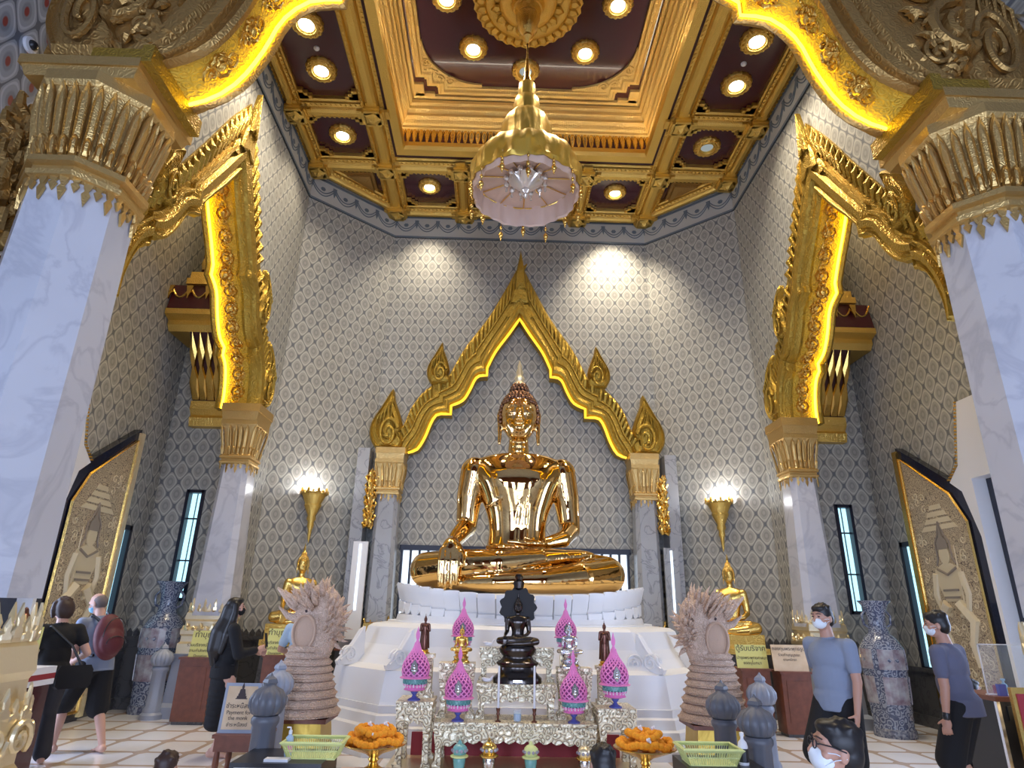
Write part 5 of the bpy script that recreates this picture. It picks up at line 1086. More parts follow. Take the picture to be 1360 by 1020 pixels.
# ================================================================== MARIGOLD BOWLS
def bowl(px, Y, lab, seed):
    p = spx(px, 985, Y); r = thing('offering_bowl', 'gold footed bowl, '+lab, 'bowl', (p.x, Y, .20), group=None); s = (p.z-.20)/.20
    MB().lathe([(.11, 0), (.115, .015), (.09, .03), (.05, .05), (.035, .08), (.05, .10), (.04, .12), (.08, .15), (.20, .19), (.285, .225), (.28, .232), (.18, .20), (.02, .165)], 48, sx=1, sy=1, wob=lambda a, i: 1+(.02*cos(a*20) if i in (9, 10) else 0)).build('bowl_body', 'goldl', r, smooth=True)
    tb = thing('low_table', 'small low table under the bowl of marigolds, '+lab, 'table', (p.x, Y, 0))
    MB().box((0, 0, .185), (.62, .36, .03)).build('top', 'fabric', tb)
    for a in (-1, 1):
        for b in (-1, 1): MB().box((a*.26, b*.13, .085), (.04, .04, .17)).build('leg', 'wood', tb)
    rnd = random.Random(seed)
    for g in range(9):                                # each garland a coil of flower heads
        a0 = 2*pi*g/6+rnd.random()*.5; cx, cy = (.14*cos(a0), .11*sin(a0)) if g < 6 else (.05*cos(a0*2), .05*sin(a0*2)); cz = .225+(.03 if g < 6 else .105)
        mb = MB(); ph = rnd.random()*6; R = .075+.02*rnd.random()
        for k in range(15):
            a = 2*pi*k/15; rr = .034+.006*rnd.random()
            mb.ell((cx+R*cos(a)*1.25, cy+R*sin(a), cz+.018*sin(a*2+ph)+rnd.uniform(-.006, .006)), (rr, rr, rr*.85), 8, 6)
        o = mb.build('marigold_garland', 'marigold', None, smooth='all', loc=(p.x, Y, .20)); tag(o, 'orange marigold garland heaped in the gold bowl, '+lab, 'garland', 'marigold garlands, '+lab)
    for k in range(3):
        mb = MB(); 
        for j in range(4): mb.ell((.012*cos(j*1.6), .012*sin(j*1.6), .008*j), (.012, .012, .014), 6, 5)
        a = k*2.1+seed; o = mb.build('white_blossom', 'white', None, smooth='all', loc=(p.x+.09*cos(a)*(k > 0)-.0, Y-.16*(k == 0)+.02*sin(a), .20+(.37 if k else .30))); tag(o, 'tiny white blossom tucked among the marigolds, '+lab, 'flower', 'white blossoms, '+lab)
bowl(498, 6.4, 'left of the altar', 2); bowl(856, 6.4, 'right of the altar', 4)

# ================================================================== CARVED SERPENTS
def naga(px, Y, sg, label, clothlabel):
    """sg=-1: the jaws point to the left"""
    b = at(px, 950, Y=Y); x = b.x
    st = thing('cloth_stand', clothlabel, 'stand', (x, Y, 0))
    MB().frus((0, 0, 0), .58, .5, .50, .44, .43).build('gold_cloth', 'cloth', st); MB().box((0, 0, .45), (.62, .56, .04)).build('board', 'wood', st)
    r = thing('carved_serpent', label, 'carving', (x, Y, .47)); 
    cb = MB(); z = 0; n = 9
    for i in range(n):
        t = i/(n-1); R = .375-.155*t**.85; h = .098-.03*t; ox = sg*.03*t
        cb.lathe([(R*.86, z), (R*.98, z+h*.12), (R, z+h*.45), (R*.93, z+h*.85), (R*.82, z+h)], 60, (ox, 0, 0), wob=lambda a, i_, t=t: 1+.012*cos(a*26+t*9)+.01*cos(a*3+t*17))
        cb.tube([(ox+(R+.004)*cos(a), (R+.004)*sin(a), z+h*.45+.006*sin(a*2+i)) for a in [2*pi*k/48 for k in range(49)]], .009, 5)
        z += h*.93
    cb.build('coiled_body', 'nagawood', r, smooth=True)
    hd = MB(); zt = z; T = lambda u, v, w=0: Vector((-sg*u, w, v))   # u: away from the jaws
    hd.chain([T(.05, zt-.05), T(.14, zt+.12), T(.17, zt+.28), T(.12, zt+.44), T(.02, zt+.55)], [.17, .15, .16, .15, .10])
    hd.m = Matrix.Identity(4)
    hd.ell(T(.0, zt+.18, -.02), (.15, .13, .2)); hd.ell(T(.10, zt+.40), (.2, .10, .22))
    hd.chain([T(.0, zt+.36), T(-.16, zt+.40), T(-.30, zt+.47), T(-.46, zt+.60)], [.10, .075, .055, .016])
    hd.chain([T(.0, zt+.28), T(-.18, zt+.27), T(-.30, zt+.30), T(-.42, zt+.40)], [.08, .055, .038, .012])
    remesh(hd, 'head', 'nagawood', .014, r, 2)
    pl = MB(); pl.ell(T(-.06, zt+.14, -.13), (.13, .05, .19)); 
    pl.tube([T(-.06+.12*cos(a), zt+.14+.18*sin(a), -.165) for a in [2*pi*k/24 for k in range(25)]], .014, 5); pl.build('belly_plate', 'nagascale', r, smooth=True)
    mn = MB(); rnd = random.Random(5)
    def fl(b0, d, L, w):
        d = d.normalized(); side = Vector((d.z, 0, -d.x)); c = rnd.choice((-1, 1))*.25
        mn.tube([b0, b0+d*L*.35+side*L*c*.25, b0+d*L*.7+side*L*c*.25, b0+d*L+side*L*c*-.1], [w*.6, w, w*.55, w*.06], 6, flat=.6)
    for k in range(170):                              # mane of flame tongues
        q = rnd.random(); lay = rnd.uniform(-1, 1)
        sp = [T(.28, zt-.02), T(.33, zt+.16), T(.34, zt+.34), T(.24, zt+.52), T(.06, zt+.62), T(-.12, zt+.50), T(-.22, zt+.46)]
        i = min(int(q*6), 5); b0 = sp[i].lerp(sp[i+1], q*6-i); ce = T(.08, zt+.30)
        b0 = ce.lerp(b0, rnd.uniform(.35, .85)); b0.y += lay*.13
        d = (b0-ce); d.y = lay*.35; d.normalize(); d += Vector((0, 0, .55))+T(-.15, 0)
        fl(b0, d, rnd.uniform(.10, .17)*(1+.6*(q > .6)), rnd.uniform(.026, .042))
    for k in range(60):                               # beard and brow tongues toward the jaws
        b0 = T(rnd.uniform(-.22, .02), zt+rnd.uniform(.34, .5), rnd.uniform(-.10, .10)); fl(b0, T(-.8, rnd.uniform(.4, .9)), rnd.uniform(.12, .24), .028)
    for k in range(16): b0 = T(-.12-.01*k, zt+.27+.004*k, rnd.uniform(-.04, .04)); fl(b0, T(-.2, 1 if k % 2 else -1), .035, .007)
    mn.build('flame_mane', 'nagawood', r, smooth='all')
    MB().ell(T(-.08, zt+.36, -.075), (.02, .015, .02)).build('eye', 'ink', r)
    return r
na = naga(403, 7.55, -1, 'carved wooden coiled serpent with flaming mane, jaws to the left', 'gold cloth covered stand under the left carved serpent')
nb = naga(948, 7.55, 1, 'carved wooden coiled serpent with flaming mane, jaws to the right', 'gold cloth covered stand under the right carved serpent')

# ================================================================== POSTS, DESKS, SIGNS, BOXES, VASES
def post(px, ytop, label, Y=None, foot=None, mat='stone'):
    if foot: Y = at(foot[0], foot[1], Z=0).y
    p = at(px, ytop, Y=Y); H_ = p.z; r = thing('stone_post', label, 'post', (p.x, Y, 0), group=None); s = H_
    MB().lathe([(.16, 0), (.16, .06*s), (.13, .09*s), (.13, .13*s), (.105, .17*s), (.095, .6*s), (.115, .63*s), (.115, .66*s), (.10, .68*s)], 40, wob=lambda a, i: 1+(.05*cos(a*8)if 3 < i < 6 else 0)).build('shaft', mat, r, smooth=True)
    MB().lathe([(.09, .68*s), (.12, .70*s), (.148, .76*s), (.145, .81*s), (.11, .865*s), (.06, .895*s), (.05, .91*s)], 96, wob=lambda a, i: 1+(.10*abs(cos(a*6))-.04 if 0 < i < 5 else 0)).build('fluted_bud', mat, r, smooth=True)
    MB().lathe([(.05, .90*s), (.065, .925*s), (.055, .95*s), (.02, .975*s), (.004, 1*s)], 4 if 1 else 16).build('finial', mat, r)
    return r
post(361, 893, 'dark grey fluted stone post beside the framed sign', 5.95); post(374, 876, 'bluish stone post just behind the dark one by the framed sign', 7.05, mat='stoneb')
post(957, 903, 'dark grey fluted stone post in front of the right carved serpent', 6.3); post(1001, 922, 'grey fluted stone post right of the lime basket', 5.65, mat='stone')
post(1008, 893, 'bluish stone post between the right serpent and the yellow card', 7.3, mat='stoneb'); post(220, 853, 'bluish stone post beside the left porcelain vase', foot=(208, 955), mat='stoneb')
def desk(px0, px1, ytop, Y, label, sign=None, signlab=None, mat='wood'):
    a = at(px0, ytop, Y=Y); b = at(px1, ytop, Y=Y); w = b.x-a.x; H_ = (a.z+b.z)/2; r = thing('donation_desk', label, 'desk', ((a.x+b.x)/2, Y, 0))
    MB().b2(-w/2, w/2, 0, .30, .04, H_-.03).build('body', mat, r); MB().b2(-w/2-.02, w/2+.02, -.02, .32, H_-.03, H_).build('top', 'wood', r); MB().b2(-w/2+.02, w/2-.02, .02, .28, 0, .04).build('foot', 'dado', r)
    MB().b2(-w*.35, w*.35, -.006, 0, .18, H_-.12).build('panel', mat, r)
    if sign:
        sx0, sy0, sx1, sy1, smat, lines = sign; p = at(sx0, sy1, Y=Y); q = at(sx1, sy0, Y=Y); sw, sh = q.x-p.x, q.z-H_
        s = thing('notice_card', signlab, 'sign', ((p.x+q.x)/2, Y+.06, H_)); m_ = MB(); m_.b2(-sw/2, sw/2, 0, .012, 0, sh); m_.build('card', smat, s); s.rotation_euler = (radians(-8), 0, 0)
        m_ = MB(); m_.b2(-sw/2, sw/2, .012, .022, 0, sh*.5); m_.build('back_support', 'wood', s)
        z = sh*.84
        for t_, sz in lines: lettering(t_, sz, (0, -.003, z), (radians(90), 0, 0), 'ink', s); z -= sz*1.25
    return r
TY = [('ทำบุญ', .11), ('ร่วมบริจาคบำรุงวัด', .060), ('ตามกำลังศรัทธา', .055), ('Donation', .05)]
desk(240, 284, 873, 9.72, 'reddish brown donation desk before the left aisle pillar', (247, 838, 285, 872, 'yellow', TY), 'yellow card with dark writing on the desk before the left aisle pillar')
desk(350, 380, 870, 9.9, 'brown donation desk behind the woman in black', (350, 835, 379, 869, 'yellow', TY), 'yellow card with dark writing between the woman in black and the serpent')
desk(985, 1022, 888, 9.6, 'brown donation desk behind the right carved serpent', (982, 857, 1020, 887, 'yellow', [('ตู้รับบริจาค', .10), ('บำรุงพระพุทธศาสนา', .055), ('ขออนุโมทนา', .055)]), 'yellow card on the desk behind the right carved serpent')
desk(1037, 1076, 892, 9.5, 'brown donation desk behind the man in the pale tee', (1031, 857, 1073, 890, 'beige', [('กองทุนพระพุทธรูป', .065), ('ร่วมทำบุญบูรณะ', .05), ('ตามศรัทธา', .045)]), 'beige card with small dark writing on the desk nearest the walking man')
desk(445, 466, 862, 12.15, 'dark low cabinet against the wall left of the great pedestal', mat='dado'); desk(882, 904, 862, 12.15, 'dark low cabinet against the wall right of the great pedestal', mat='dado')
# framed sign on a little table with turned legs
Y = 6.55; a = at(290, 975, Y=Y); b = at(345, 975, Y=Y); zt = a.z
t_ = thing('small_table', 'small dark brown table with turned legs carrying the framed sign', 'table', ((a.x+b.x)/2, Y+.16, 0)); w = (b.x-a.x)/2+.02
MB().box((0, 0, zt-.015), (2*w+.04, .40, .03)).build('top', 'wood', t_); MB().box((0, 0, zt-.085), (2*w, .36, .11)).build('apron', 'wood', t_)
for sx in (-1, 1):
    for sy in (-1, 1): MB().lathe([(.02, 0), (.026, .02), (.015, .05), (.03, .10), (.022, .16), (.03, .2), (.024, zt-.14)], 12, (sx*(w-.03), sy*.15, 0)).build('leg', 'wood', t_, smooth=True)
s = thing('framed_sign', 'grey framed cream sign with a seated figure emblem and writing, on the small table', 'sign', ((at(300, 940, Y=Y).x+at(338, 940, Y=Y).x)/2-.03, Y+.05, zt)); sh = at(310, 908, Y=Y).z-zt; sw = .335
s.rotation_euler = (radians(-7), 0, 0)
MB().b2(-sw/2, sw/2, 0, .03, 0, sh).build('frame', 'stoneb', s); MB().b2(-sw/2+.028, sw/2-.028, -.004, 0, .03, sh-.028).build('paper', 'beige', s)
e = MB(); k_ = sh-.10
for z_, w_, h_ in ((-.035, .11, .008), (-.022, .09, .02), (-.002, .07, .02)): e.b2(-w_/2, w_/2, -.008, -.004, k_+z_-h_/2, k_+z_+h_/2)
e.plate([(-.03, 0), (.03, 0), (.022, .04), (.008, .045), (.012, .06), (0, .10), (-.012, .06), (-.008, .045), (-.022, .04)], (0, -.004, k_+.005), (1, 0, 0), (0, 0, 1), (0, -.004, 0)); e.build('emblem', 'ink', s)
for tx, sz, z_ in (('ชำระหนี้สงฆ์', .055, .245), ('Payment for', .047, .185), ('the monk', .047, .135), ('ชำระหนี้สงฆ์', .042, .075)): lettering(tx, sz, (0, -.006, z_*sh/.46), (radians(90), 0, 0), 'ink', s)
# offering boxes with baskets
def offbox(px, label, red=True):
    pass
def basket(loc, label, w=.42, d=.28, h=.12, rz=0):
    r = thing('plastic_basket', label, 'basket', loc, rz)
    o_ = MB(); g = MB()
    w0, d0 = w*.8, d*.78
    for k, (a, b, z) in enumerate(((w0, d0, 0), (w, d, h))):
        pts = [(-a/2, -b/2, z), (a/2, -b/2, z), (a/2, b/2, z), (-a/2, b/2, z)]
        for i in range(4): o_.tube([pts[i], pts[(i+1) % 4]], .009 if k else .006, 6)
    rim = [[(x*(w/2+e), y*(d/2+e), z) for x, y in ((-1, -1), (1, -1), (1, 1), (-1, 1))] for e, z in ((-.0, h-.02), (.016, h-.004), (.016, h), (.0, h+.002))]; o_.loft(rim, caps=False)
    o_.box((0, 0, .004), (w0, d0, .006)); o_.build('rim_and_floor', 'basket', r)
    for s1, L0_, L1_, fx in ((-1, w0, w, 0), (1, w0, w, 0), (-1, d0, d, 1), (1, d0, d, 1)):
        n = int(L1_/.018)
        for i in range(n+1):
            q = i/n-.5
            if fx == 0: g.tube([(L0_*q, s1*d0/2, .004), (L1_*q, s1*d/2, h-.01)], .0035, 4)
            else: g.tube([(s1*w0/2, L0_*q, .004), (s1*w/2, L1_*q, h-.01)], .0035, 4)
    g.tube([(-w*.45, -d*.445, h*.5), (w*.45, -d*.445, h*.5)], .004, 4); g.build('side_slats', 'basket', r); return r
bx = thing('offering_box', 'black offering box with red front panel under the left lime basket', 'box', (-2.0, 5.62, 0)); zb = .475
MB().b2(-.34, .34, -.26, .26, 0, zb).build('body', 'blackp', bx); MB().b2(-.30, .22, -.268, -.26, .10, zb-.035).build('red_panel', 'redbox', bx); MB().b2(-.14, .0, -.06, -.045, zb, zb+.001).build('slot', 'black', bx)
MB().b2(-.305, -.30, -.27, -.262, .1, zb-.03).b2(.22, .225, -.27, -.262, .1, zb-.03).b2(-.305, .225, -.27, -.262, zb-.035, zb-.03).build('panel_border', 'white', bx)
p = at(418, 1000, Y=5.62); basket((p.x, 5.62, zb), 'lime yellow plastic basket on the left black offering box', .45, .28, .115)
p = at(377, 998, Y=5.55)
bt = thing('pump_bottle', 'clear pump bottle of hand gel on the left black box', 'bottle', (p.x+.02, 5.60, zb)); MB().lathe([(.028, 0), (.03, .01), (.03, .13), (.012, .15), (.012, .16)], 18).build('bottle_body', 'tlight', bt, smooth=True); MB().lathe([(.014, .155), (.014, .18), (.005, .182), (.005, .20)], 12).tube([(0, 0, .20), (-.03, 0, .20)], .006, 6).build('pump', 'white', bt); MB().lathe([(.031, .03), (.031, .10)], 18).build('bottle_label', 'pink', bt)
o = MB(); o.b2(-.09, .09, -.04, .04, 0, .018); tag(o.build('white_booklet', 'white', loc=(p.x-.01, 5.44, zb)), 'flat white packet lying in front of the pump bottle', 'packet')
p = at(948, 1015, Y=5.3); bx = thing('offering_box', 'black offering box under the right lime basket', 'box', (p.x+.02, 5.35, 0)); zb2 = at(945, 1012, Y=5.35).z-.005
MB().b2(-.25, .33, -.26, .26, 0, zb2).build('body', 'blackp', bx); MB().b2(-.2, .22, -.268, -.26, .10, zb2-.03).build('red_panel', 'redbox', bx)
basket((p.x-.02, 5.35, zb2), 'lime yellow plastic basket on the right black offering box', .43, .28, .11)
p = at(992, 1018, Y=5.25); bt = thing('gel_bottle', 'clear bottle with black label right of the right basket', 'bottle', (p.x, 5.30, zb2))
MB().lathe([(.035, 0), (.037, .01), (.037, .12), (.03, .15), (.012, .17), (.012, .19), (.016, .19), (.016, .215), (.004, .22)], 18).build('bottle_body', 'white', bt, smooth=True); MB().lathe([(.038, .02), (.038, .11)], 18, caps=False).build('bottle_label', 'blackp', bt)
# porcelain vases
def vase(px, ytop, foot, label):
    f = at(*foot, Z=0); p = at(px, ytop, Y=f.y); H_ = p.z; r = thing('porcelain_vase', label, 'vase', (f.x, f.y, 0)); s = H_/1.9
    mm = Matrix.Scale(s, 4)
    MB(mm).lathe([(.27, 0), (.28, .08), (.265, .12), (.27, .2), (.285, .45), (.30, .8), (.315, 1.05), (.30, 1.22), (.22, 1.36), (.15, 1.42), (.125, 1.55), (.14, 1.72), (.19, 1.84), (.24, 1.9), (.22, 1.9), (.17, 1.84), (.12, 1.72)], 48, caps=False, wob=lambda a, i: 1+(.03*cos(a*8) if i in (13, 14) else 0)).build('vase_body', 'porcelain', r, smooth=True)
    for z0, z1_, wd, tilt in ((.45, .82, .20, 0), (.92, 1.2, .22, 0)):
        for k in range(4):
            a = 2*pi*k/4+pi/4*1.9; m_ = MB(mm)
            rad = lambda z: .30 if z < .7 else .335
            rows = []
            R0 = {.45: .285, .82: .302, .92: .307, 1.2: .305}
            rows = [[((R0[z]+.012)*cos(a+u*wd/.3), (R0[z]+.012)*sin(a+u*wd/.3), z) for u in (-.9, -.5, 0, .5, .9)]+[((R0[z]-.03)*cos(a+u*wd/.3), (R0[z]-.03)*sin(a+u*wd/.3), z) for u in (.9, -.9)] for z in (z0, z1_)]
            m_.loft(rows); m_.build('painted_cartouche', 'porcw', r)
    MB(mm).lathe([(.285, .0), (.29, .05), (.285, .10), (.255, .13)], 40).build('foot_band', 'porcg', r, smooth=True)
    for s_ in (-1, 1): MB(mm).tube([(s_*.13, 0, 1.5), (s_*.21, 0, 1.55), (s_*.23, 0, 1.68), (s_*.16, 0, 1.76)], .02, 8).build('handle', 'porcg', r, smooth=True)
vase(210, 772, (196, 946), 'tall blue and white painted porcelain vase in the left aisle'); vase(1165, 798, (1190, 978), 'tall blue and white painted porcelain vase in the right aisle')
# counter with clear screen at the right edge
Y = 6.3; a = at(1322, 925, Y=Y); r = thing('counter', 'dark counter with pale edge at the right side of the hall', 'counter', (a.x, Y, 0)); H_ = a.z
MB().b2(.0, .9, 0, .5, 0, H_-.04).build('body', 'blackp', r); MB().b2(-.03, .93, -.03, .53, H_-.04, H_).build('top', 'wood', r); MB().b2(-.012, .02, -.012, .02, 0, H_-.04).build('edge_strip', 'silver', r); MB().b2(.08, .34, -.012, 0, H_-.20, H_-.08).build('drawer', 'blackp', r)
s = thing('clear_screen', 'clear acrylic screen standing on the right counter', 'screen', (a.x+.02, Y+.12, H_)); h_ = at(1325, 856, Y=Y).z-H_
MB().b2(0, .85, 0, .006, .0, h_).build('sheet', 'screen', s); MB().b2(0, .008, -.002, .008, 0, h_).b2(0, .85, -.002, .008, h_-.008, h_).b2(.0, .85, -.02, .03, 0, .008).build('edges', 'white', s)
for px, mat, lab in ((1330, 'blue', 'small blue and white carton on the right counter'), (1340, 'redbox', 'small red packet behind the clear screen'), (1349, 'maskb', 'blue gel bottle behind the clear screen')):
    p = at(px, 915, Y=Y+.06); m_ = MB()
    if mat == 'maskb': m_.lathe([(.03, 0), (.03, .08), (.01, .1), (.01, .12), (.02, .12), (.02, .135)], 14)
    else: m_.b2(-.035, .035, -.02, .02, 0, .075 if mat == 'redbox' else .10)
    yy = Y+.06 if mat == 'blue' else Y+.2
    tag(m_.build('counter_item', mat, loc=(p.x, yy, H_)), lab, 'item')
o = thing('gold_framed_notice', 'gold framed red notice stand at the right edge of the view', 'sign', at(1356, 975, Y=4.9)); o.location.z = 0
MB().b2(-.0, .35, 0, .03, .62, 1.12).build('frame', 'goldp', o); MB().b2(.03, .32, -.006, 0, .66, 1.08).build('notice', 'redbox', o); MB().lathe([(.16, 0), (.16, .02), (.02, .04), (.02, .62)], 16, (.17, .015, 0)).build('stand_pole', 'goldp', o)
# things beside the left column base: bust, small yellow sign, folded cloths
p = at(24, 850, Y=6.55); r = thing('dark_bust', 'dark brown figurine on the box behind the left column base', 'figurine', (p.x, 6.55, 1.07))
b = MB(); b.ell((0, 0, .30), (.07, .08, .10)); b.cap((0, 0, .12), .06, (0, 0, .24), .04); b.cap((-.1, 0, .12), .05, (.1, 0, .12), .05); b.cap((0, 0, 0), .09, (0, 0, .1), .08); b.ell((0, 0, .40), (.03, .03, .05)); remesh(b, 'figure', 'brownb', .01, r, 2)
r = thing('side_box', 'box draped in red and white behind the left column base', 'box', (p.x+.02, 6.6, 0)); MB().b2(-.22, .22, -.2, .2, 0, .82).build('body', 'maroon', r); MB().b2(-.24, .24, -.22, .22, .82, .87).b2(-.24, .24, -.22, .22, .92, .98).build('white_cloths', 'white', r); MB().b2(-.24, .24, -.22, .22, .87, .92).build('red_cloth', 'redbox', r)
p = at(38, 852, Y=6.9); s = thing('notice_card', 'small yellow card beside the dark figurine at the left edge', 'sign', (p.x, 6.86, 0)); MB().b2(-.14, .14, 0, .012, p.z-.16, p.z+.14).build('card', 'yellow', s); MB().b2(-.015, .015, .012, .03, 0, p.z).b2(-.12, .12, -.05, .12, 0, .02).build('stand', 'wood', s); lettering('ทำบุญ', .09, (0, -.003, p.z+.03), (radians(90), 0, 0), 'ink', s)

# ================================================================== PEOPLE
def ik(a, b, l1, l2, pole):
    a, b = Vector(a), Vector(b); d = b-a; L = min(max(d.length, .05), (l1+l2)*.995); u = d.normalized()
    x = (l1*l1-l2*l2+L*L)/(2*L); h = sqrt(max(l1*l1-x*x, 0)); p = Vector(pole); p = (p-u*p.dot(u)).normalized(); return a+u*x+p*h, a+u*L
def hand(mb, w, d, palm, side, s=1, curl=.35):
    """w wrist, d direction of the hand, palm = direction the palm faces, side = thumb direction"""
    d = Vector(d).normalized(); palm = Vector(palm); palm = (palm-d*palm.dot(d)).normalized(); sd = d.cross(palm); sd = sd if sd.dot(Vector(side)) > 0 else -sd
    c = w+d*.048*s; q = Matrix((sd, palm, d)).transposed().to_4x4(); mb.ell(c, (.040*s, .016*s, .052*s), 14, 8, q); mb.cap(w-d*.02*s, .025*s, c, .022*s)
    for i, (o, L) in enumerate(((.030, .072), (.010, .080), (-.011, .075), (-.030, .060))):
        finger(mb, w+d*.088*s+sd*o*s, d+sd*o*2.2, palm, L*s, .0092*s, curl+.05*i)
    finger(mb, w+d*.030*s+sd*.030*s, d*.65+sd*.75+palm*.25, palm, .062*s, .0105*s, .25)
def person(label, px, py, face, H=1.65, lean=0, tw=0, top='tlight', bottom=('shorts', 'black'), hair=('short', 'hair'), wr=(.27, .06, -.08), wl=(-.27, .06, -.08), head=(0, 0), skin='skin', mask=None, feet=((.10, .02), (-.10, -.04)), kneel=False, Y=None, sleeve=.62, wide=1.0, pos=None, curl=.4, barefoot=True, hem=None, toes=None):
    f = pos or at(px, py, Z=0); s = H/1.65
    root = thing('person', label, 'person', (f[0], f[1], 0), atan2(-face[0], face[1])); root.scale = (s,)*3
    PZ = .90 if not kneel else .30
    pel = Vector((0, 0, PZ)); U = Matrix.Translation(pel) @ Matrix.Rotation(tw, 4, 'Z') @ Matrix.Rotation(-lean, 4, 'X')
    u = lambda x, y, z: U @ Vector((x, y, z))
    HM = Matrix.Translation(u(0, .02, .545)) @ Matrix.Rotation(tw+head[0], 4, 'Z') @ Matrix.Rotation(-lean*.6+head[1], 4, 'X')
    h = lambda x, y, z: HM @ Vector((x, y, z))
    W_ = wide; b = MB()
    # torso, neck, head
    b.chain([u(0, .01, 0), u(0, .015, .18), u(0, .01, .36)], [.095, .085, .090]); b.cap(u(-.13, 0, .43), .055, u(.13, 0, .43), .055); b.chain([u(0, -.005, .44), h(0, -.01, .03)], [.065, .052])
    hr = HM.to_3x3().to_4x4()
    b.ell(h(0, .0, .125), (.075, .093, .100), 18, 12, hr); b.ell(h(0, .028, .068), (.056, .062, .062), 14, 10, hr); b.ell(h(0, .062, .030), (.024, .022, .020), 10, 8, hr)
    b.chain([h(0, .088, .135), h(0, .101, .108), h(0, .108, .092)], [.010, .012, .015]); b.ell(h(-.012, .096, .088), (.010, .012, .008)); b.ell(h(.012, .096, .088), (.010, .012, .008))
    b.chain([h(-.022, .082, .055), h(0, .089, .057), h(.022, .082, .055)], [.006, .009, .006])
    for sx in (-1, 1):
        b.ell(h(sx*.077, -.003, .100), (.010, .020, .032), 10, 8, hr); b.chain([h(sx*.012, .086, .143), h(sx*.032, .084, .149), h(sx*.052, .070, .143)], [.008, .009, .006]); b.ell(h(sx*.042, .060, .090), (.024, .022, .022))
    # arms
    for sx, w in ((1, wr), (-1, wl)):
        sh = u(sx*.175*W_, 0, .425); el, wri = ik(sh, u(*w), .285, .245, U.to_3x3() @ Vector((sx*.35, -1, -.1)))
        b.chain([sh, el], [.050, .040]); b.chain([el, el.lerp(wri, .35), wri], [.039, .036, .025])
        d = (wri-el).normalized(); hand(b, wri, d, U.to_3x3() @ Vector((-sx, .25, 0)), U.to_3x3() @ Vector((0, 1, .15)), 1, curl)
        if sx > 0: RA = (sh, el, wri)
        else: LA = (sh, el, wri)
    legs = []
    for sx, ft in ((1, feet[0]), (-1, feet[1])):
        hp = Vector((sx*.085, 0, PZ-.02))
        if kneel: kn, an = Vector((sx*.14, .36, .09)), Vector((sx*.09, -.08, .09)); b.chain([hp, kn], [.09, .065]); b.chain([kn, an], [.06, .04]); b.cap(an, .035, an+Vector((0, -.12, -.03)), .025)
        else:
            an = Vector((ft[0], ft[1], .075)); kn, an = ik(hp, an, .44, .42, (sx*.12, 1, 0)); b.chain([hp, hp.lerp(kn, .5), kn], [.090, .074, .052]); b.chain([kn, kn.lerp(an, .32)+Vector((0, -.015, 0)), an], [.050, .053, .034])
            td = Vector((sx*.25, 1, 0)).normalized(); fl_ = Vector((an.x, an.y, 0))
            b.chain([fl_+Vector((0, 0, .05))-td*.035, fl_+td*.05+Vector((0, 0, .042)), fl_+td*.12+Vector((0, 0, .026))], [.038, .036, .026])
            sd = Vector((td.y, -td.x, 0))*sx
            for k in range(5): b.cap(fl_+td*.13+sd*(-.028+.015*k)+Vector((0, 0, .018)), .014, fl_+td*(.185-.009*k)+sd*(-.03+.017*k)+Vector((0, 0, .012)), .011-.0008*k, 8)
        legs.append((hp, kn, an))
    remesh(b, 'body', skin, .0068, root, 2)
    # top
    t = MB(); ur = U.to_3x3().to_4x4()
    t.ell(u(0, .008, .33), (.180*W_, .128*W_, .16), 20, 12, ur); t.ell(u(0, .018, .15), (.160*W_, .125*W_, .20), 20, 12, ur); t.ell(u(0, .004, .02), (.176*W_, .138*W_, .12), 20, 12, ur); t.loft([[u(x*.178*W_, y*.145*W_, z) for x, y in [(cos(k*pi/10), sin(k*pi/10)) for k in range(20)]] for z in (.04, -.02, -.10)])
    t.cap(u(-.14*W_, 0, .425), .066, u(.14*W_, 0, .425), .066); t.chain([u(0, 0, .43), u(0, 0, .475)], [.085, .064])
    for (sh, el, wri) in (RA, LA):
        e = sh.lerp(el, min(sleeve, 1)); t.chain([sh, e], [.070, .062])
        if sleeve > 1: t.chain([el, el.lerp(wri, sleeve-1)], [.055, .045])
    remesh(t, 'shirt' if bottom[0] != 'dress' else 'dress_top', top, .011, root, 4)
    # bottom
    q = MB(); kind, bm_ = bottom
    q.ell((0, -.005, PZ), (.170*W_, .128*W_, .13), 20, 12)
    for (hp, kn, an) in legs:
        if kneel: q.chain([hp, kn], [.105, .082]); q.chain([kn, an], [.078, .06])
        elif kind == 'shorts': e = kn.lerp(hp, -.02); q.chain([hp, hp.lerp(e, .6), e], [.112*W_, .108*W_, .108*W_])
        elif kind == 'pants': q.chain([hp, hp.lerp(kn, .5), kn], [.105*W_, .092, .080]); q.chain([kn, kn.lerp(an, .5), an.lerp(kn, .08)], [.080, .082, .086])
    if kind == 'dress':
        for k in range(10): t_ = k/9; q.ell((0, 0, PZ-.02-.55*t_), (.165-.02*t_, .135-.01*t_, .08), 20, 10)
    remesh(q, {'shorts': 'shorts', 'pants': 'trousers', 'dress': 'skirt'}[kind], bm_, .011, root, 3)
    # hair
    hk, hm = hair; g = MB()
    if hk == 'bald': g.ell(h(0, -.018, .118), (.079, .085, .088), 18, 12, hr)
    else: g.ell(h(0, -.012, .148), (.084, .094, .088), 20, 12, hr); g.ell(h(0, -.040, .105), (.078, .068, .085), 18, 12, hr); g.ell(h(0, .035, .195), (.066, .058, .035), 14, 8, hr)
    if hk == 'bob':
        g.ell(h(0, -.035, .10), (.100, .088, .125), 20, 12, hr); g.ell(h(0, .02, .16), (.094, .085, .075), 20, 12, hr)
        for sx in (-1, 1): g.chain([h(sx*.078, .01, .17), h(sx*.092, .02, .10), h(sx*.085, .04, .035)], [.03, .032, .018])
